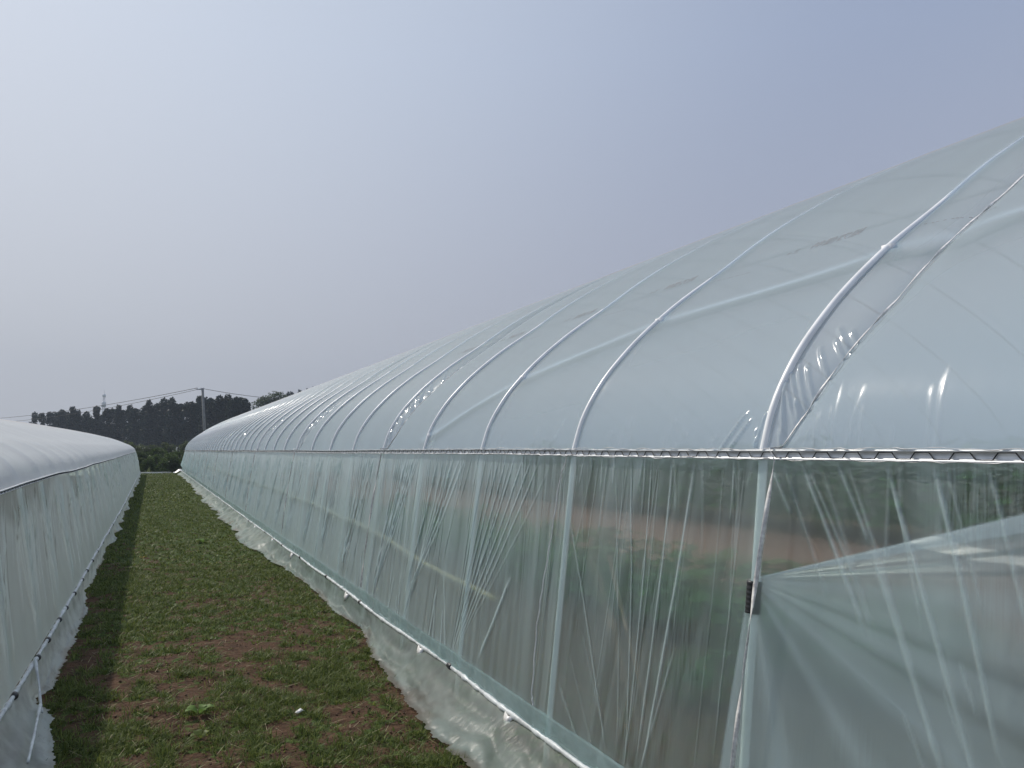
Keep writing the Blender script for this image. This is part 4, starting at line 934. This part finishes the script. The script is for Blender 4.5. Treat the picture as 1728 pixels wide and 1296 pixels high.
def blob_tree(name, seed, wid, hgt, mat, n=3500, leaf=.16, trunk=True, low=.15):
    r0 = np.random.default_rng(seed); nb = 22; th = r0.uniform(0, 6.28, nb); ph = r0.uniform(0, 1, nb)
    rr_ = r0.uniform(.1, .75, nb) * np.sqrt(np.clip(1 - (ph * 1.0) ** 2.2, .05, 1))
    cen = np.stack([np.cos(th) * rr_ * wid / 2, np.sin(th) * rr_ * wid / 2, hgt * (low + (1 - low) * ph * .82)], -1); rd = wid * r0.uniform(.13, .26, nb)
    def fn(r, n):
        i = r.integers(0, nb, n); d = r.normal(size=(n, 3)); d /= np.linalg.norm(d, axis=1)[:, None]
        c = cen[i] + d * (rd[i] * r.uniform(.3, 1, n) ** .45)[:, None] * [1, 1, .8]; c[:, 2] = np.abs(c[:, 2]); return c
    V, F, t = leaf_cloud(n, fn, leaf, seed)
    root = empty(name); cr = mesh_np('crown' if trunk else 'foliage', V, F, mat, None, False, {'tone': t}); cr.parent = root
    mb = MB().tube([(0, 0, 0), (.03 * wid, 0, hgt * .35), (0, 0, hgt * .75)], [wid * .03, wid * .022, wid * .006], 7)
    for q in range(4): a = q * 1.6; mb.tube([(0, 0, hgt * .25), (math.cos(a) * wid * .15, math.sin(a) * wid * .15, hgt * .5), (math.cos(a) * wid * .28, math.sin(a) * wid * .28, hgt * .7)], [wid * .014, wid * .01, wid * .004], 5)
    t = mb.build('trunk' if trunk else 'stem', M['bark']); t.parent = root
    return root
for i, (px, ty, wd) in enumerate(((442, 669, 6.4), (466, 667, 7.0))):
    dist = 150; x, y = dirpt(px, dist); t = blob_tree('round_tree', 600 + i, wd, hpx(ty, dist, px) * 1.14, M['round'], 4500, .2, True, .35); t.location = (x, y, 0)
    tag(t, ('light green rounded tree just right of the gap in the tree line', 'light green rounded tree between its twin and the far poplars')[i], 'tree')
t = blob_tree('round_tree', 620, 4.0, hpx(703, 170, 0), M['poplar'], 2400, .2, True, .3); x, y = dirpt(-4, 170); t.location = (x, y, 0); tag(t, 'small dark tree at the far left above the left greenhouse roof', 'tree')
# shrub bank just behind the houses, in three depths
SH = 'dark green bushy shrub in the low bank closing the alley'
i = 0
for row, (dist, tyy, mat, nm, lab, grp) in enumerate(((56, 768, 'shrub', 'shrub', SH, 'shrubs closing the alley'), (62, 757, 'shrub', 'shrub', 'green shrub in the second line behind the alley', 'shrubs in the second line'), (75, 744, 'reed', 'tall_weed', 'tall greyish green weed clump in front of the poplars', 'tall weeds in front of the poplars'))):
    for px in np.arange(196, 330, 11 if row < 2 else 9):
        px_ = px + r7.uniform(-3, 3); x, y = dirpt(px_, dist + r7.uniform(-1, 1)); hh = hpx(tyy + r7.uniform(-5, 5), dist, px_)
        t = blob_tree(nm, 700 + i, (1.3, 1.6, 1.5)[row] * r7.uniform(.8, 1.2), max(.5, hh), M[mat], (2600, 1800, 1500)[row], (.045, .06, .06)[row], False, .05); t.location = (x, y, 0)
        tag(t, lab, 'shrub' if row < 2 else 'weeds', grp); i += 1
# rough field behind and left/right of the houses
rF = np.random.default_rng(88)
m = 16000; fx = rF.uniform(-60, 60, m); fy = rF.uniform(54.5, 125, m)
hh = rF.uniform(.25, .8, m) * (1 + .6 * fbm(fx * .2, fy * .2, 2, 9)); az = rF.uniform(0, 6.28, m); wv = rF.uniform(.05, .16, m)
V = np.stack([np.stack([fx - np.cos(az) * wv, fy - np.sin(az) * wv, 0 * fx], -1), np.stack([fx + np.cos(az) * wv, fy + np.sin(az) * wv, 0 * fx], -1), np.stack([fx + np.cos(az) * wv * .4 + rF.uniform(-.2, .2, m), fy + rF.uniform(-.2, .2, m), hh], -1)], 1).reshape(-1, 3)
g = mesh_np('field_weeds', V, np.arange(m * 3).reshape(-1, 3), M['reed'], None, False, {'tone': np.repeat(rF.uniform(0, 1, m), 3)}); tag(g, 'rough green weeds covering the field behind the greenhouses', 'weeds', kind='stuff')
# pale boards at the alley end, film heap at the corner
o = MB().box((.25, 52.6, .05), (1.6, .12, .10)).box((.9, 52.45, .08), (.5, .1, .05)).build('board', M['strap'], None, False); tag(o, 'pale board lying across the far end of the alley', 'board')
V, F, t = (lambda a, b: (np.stack([1.25 + a * .55, 51.6 + b * .9, .06 + .22 * np.exp(-((a - .7) ** 2 + (b - .4) ** 2) * 5) + .05 * fbm(a * 6, b * 6, 3, 7)], -1).reshape(-1, 3), grid_faces(20, 20), None))(*np.meshgrid(np.linspace(0, 1, 20), np.linspace(0, 1, 20), indexing='ij'))
o = mesh_np('film_heap', V, F, M['strap'], None, True); tag(o, 'crumpled heap of white film at the far corner of the right greenhouse', 'film')

# ------------------------------------------------------------------ utility pole, wires, telecom tower
pd = 72.0; bx, by2 = dirpt(349, pd); tx, ty2 = dirpt(338.5, pd); ph = hpx(655, pd, 338)
pole = empty('utility_pole', (bx, by2, 0))
def pl(o): o.parent = pole; o.matrix_parent_inverse = Matrix.Translation((-bx, -by2, 0)); return o
pl(MB().tube([(bx, by2, 0), ((bx + tx) / 2, (by2 + ty2) / 2, ph / 2), (tx, ty2, ph)], [.15, .125, .10], 12).build('shaft', M['concrete']))
pl(MB().box((tx - .18, ty2 - .05, ph - .12), (.62, .07, .07)).build('crossarm', M['steel'], None, False))
for q in (-.42, -.12, .1): pl(MB().tube([(tx + q, ty2 - .05, ph - .09), (tx + q, ty2 - .05, ph - .02), (tx + q, ty2 - .05, ph + .05)], [.03, .045, .025], 8).build('insulator', M['white']))
tag(pole, 'grey leaning concrete utility pole behind the greenhouses', 'utility pole')
def wire(a, b, sag, lab, r=.02):
    t = np.linspace(0, 1, 40)[:, None]; P = np.array(a) * (1 - t) + np.array(b) * t; P[:, 2] -= (4 * sag * t * (1 - t))[:, 0]
    o = MB().tube(P, r, 5).build('overhead_wire', M['cable']); tag(o, lab, 'wire')
lx_, ly_ = dirpt(-130, 150)
wire((tx - .42, ty2 - .05, ph), (lx_, ly_, hpx(709, 150, -130)), .9, 'upper thin overhead wire running left from the leaning pole', .022)
wire((tx - .12, ty2 - .05, ph - .05), (lx_, ly_, hpx(715, 150, -130)), 1.1, 'lower thin overhead wire running left from the leaning pole', .018)
rx_, ry_ = dirpt(760, 90)
wire((tx + .1, ty2 - .05, ph - .05), (rx_, ry_, hpx(640, 90, 760)), 1.6, 'thin overhead wire running right from the pole towards the right greenhouse roof', .02)
td = 420.0; x, y = dirpt(172, td); th_ = hpx(660, td, 172); tower = empty('telecom_tower', (x, y, 0))
mb = MB(); 
for sx, sy in ((-1, -1), (1, -1), (1, 1), (-1, 1)): mb.tube([(sx * .9, sy * .9, 0), (sx * .6, sy * .6, th_ * .5), (sx * .3, sy * .3, th_ * .93)], .09, 5)
for q in range(22):
    z = th_ * .93 * q / 22; z2 = th_ * .93 * (q + 1) / 22; w0 = .9 - .6 * q / 22; w1 = .9 - .6 * (q + 1) / 22
    for (ax, ay), (cx_, cy_) in (((-1, -1), (1, -1)), ((1, -1), (1, 1)), ((1, 1), (-1, 1)), ((-1, 1), (-1, -1))): mb.tube([(ax * w0, ay * w0, z), ((ax * w0 + cx_ * w1) / 2, (ay * w0 + cy_ * w1) / 2, (z + z2) / 2), (cx_ * w1, cy_ * w1, z2)], .04, 4)
mb.build('lattice_mast', M['steel'], tower)
MB().tube([(0, 0, th_ * .93), (0, 0, th_ * .97), (0, 0, th_ + .6)], .06, 5).build('lightning_rod', M['steel'], tower)
for f, r_, hh_ in ((.80, .95, 1.4), (.925, .75, 1.5)):
    z = th_ * f; MB().tube([(0, 0, z - hh_ / 2), (0, 0, z - hh_ / 4), (0, 0, z + hh_ / 4), (0, 0, z + hh_ / 2)], [r_ * .8, r_, r_, r_ * .7], 12).build('antenna_drum', M['white'], tower)
MB().tube([(0, 0, th_ * .80 - 1.9), (0, 0, th_ * .80 - 1.5), (0, 0, th_ * .80 - .9)], [.8, 1.0, 1.1], 12).build('platform', M['steel'], tower)
tag(tower, 'slim telecom tower with two white antenna drums rising behind the poplars', 'tower')

# ------------------------------------------------------------------ thin haze over the whole place
hz = MB().box((0, 200, 40), (1400, 1300, 84)).build('haze', None, None, False)
m, t, o = mat_new('haze'); v = t.nodes.new('ShaderNodeVolumePrincipled'); v.inputs['Color'].default_value = (0.78, 0.88, 1.0, 1); v.inputs['Density'].default_value = 0.0008
t.links.new(v.outputs[0], o.inputs['Volume']); hz.data.materials.append(m); tag(hz, 'thin pale morning haze over the field', 'haze', kind='stuff')
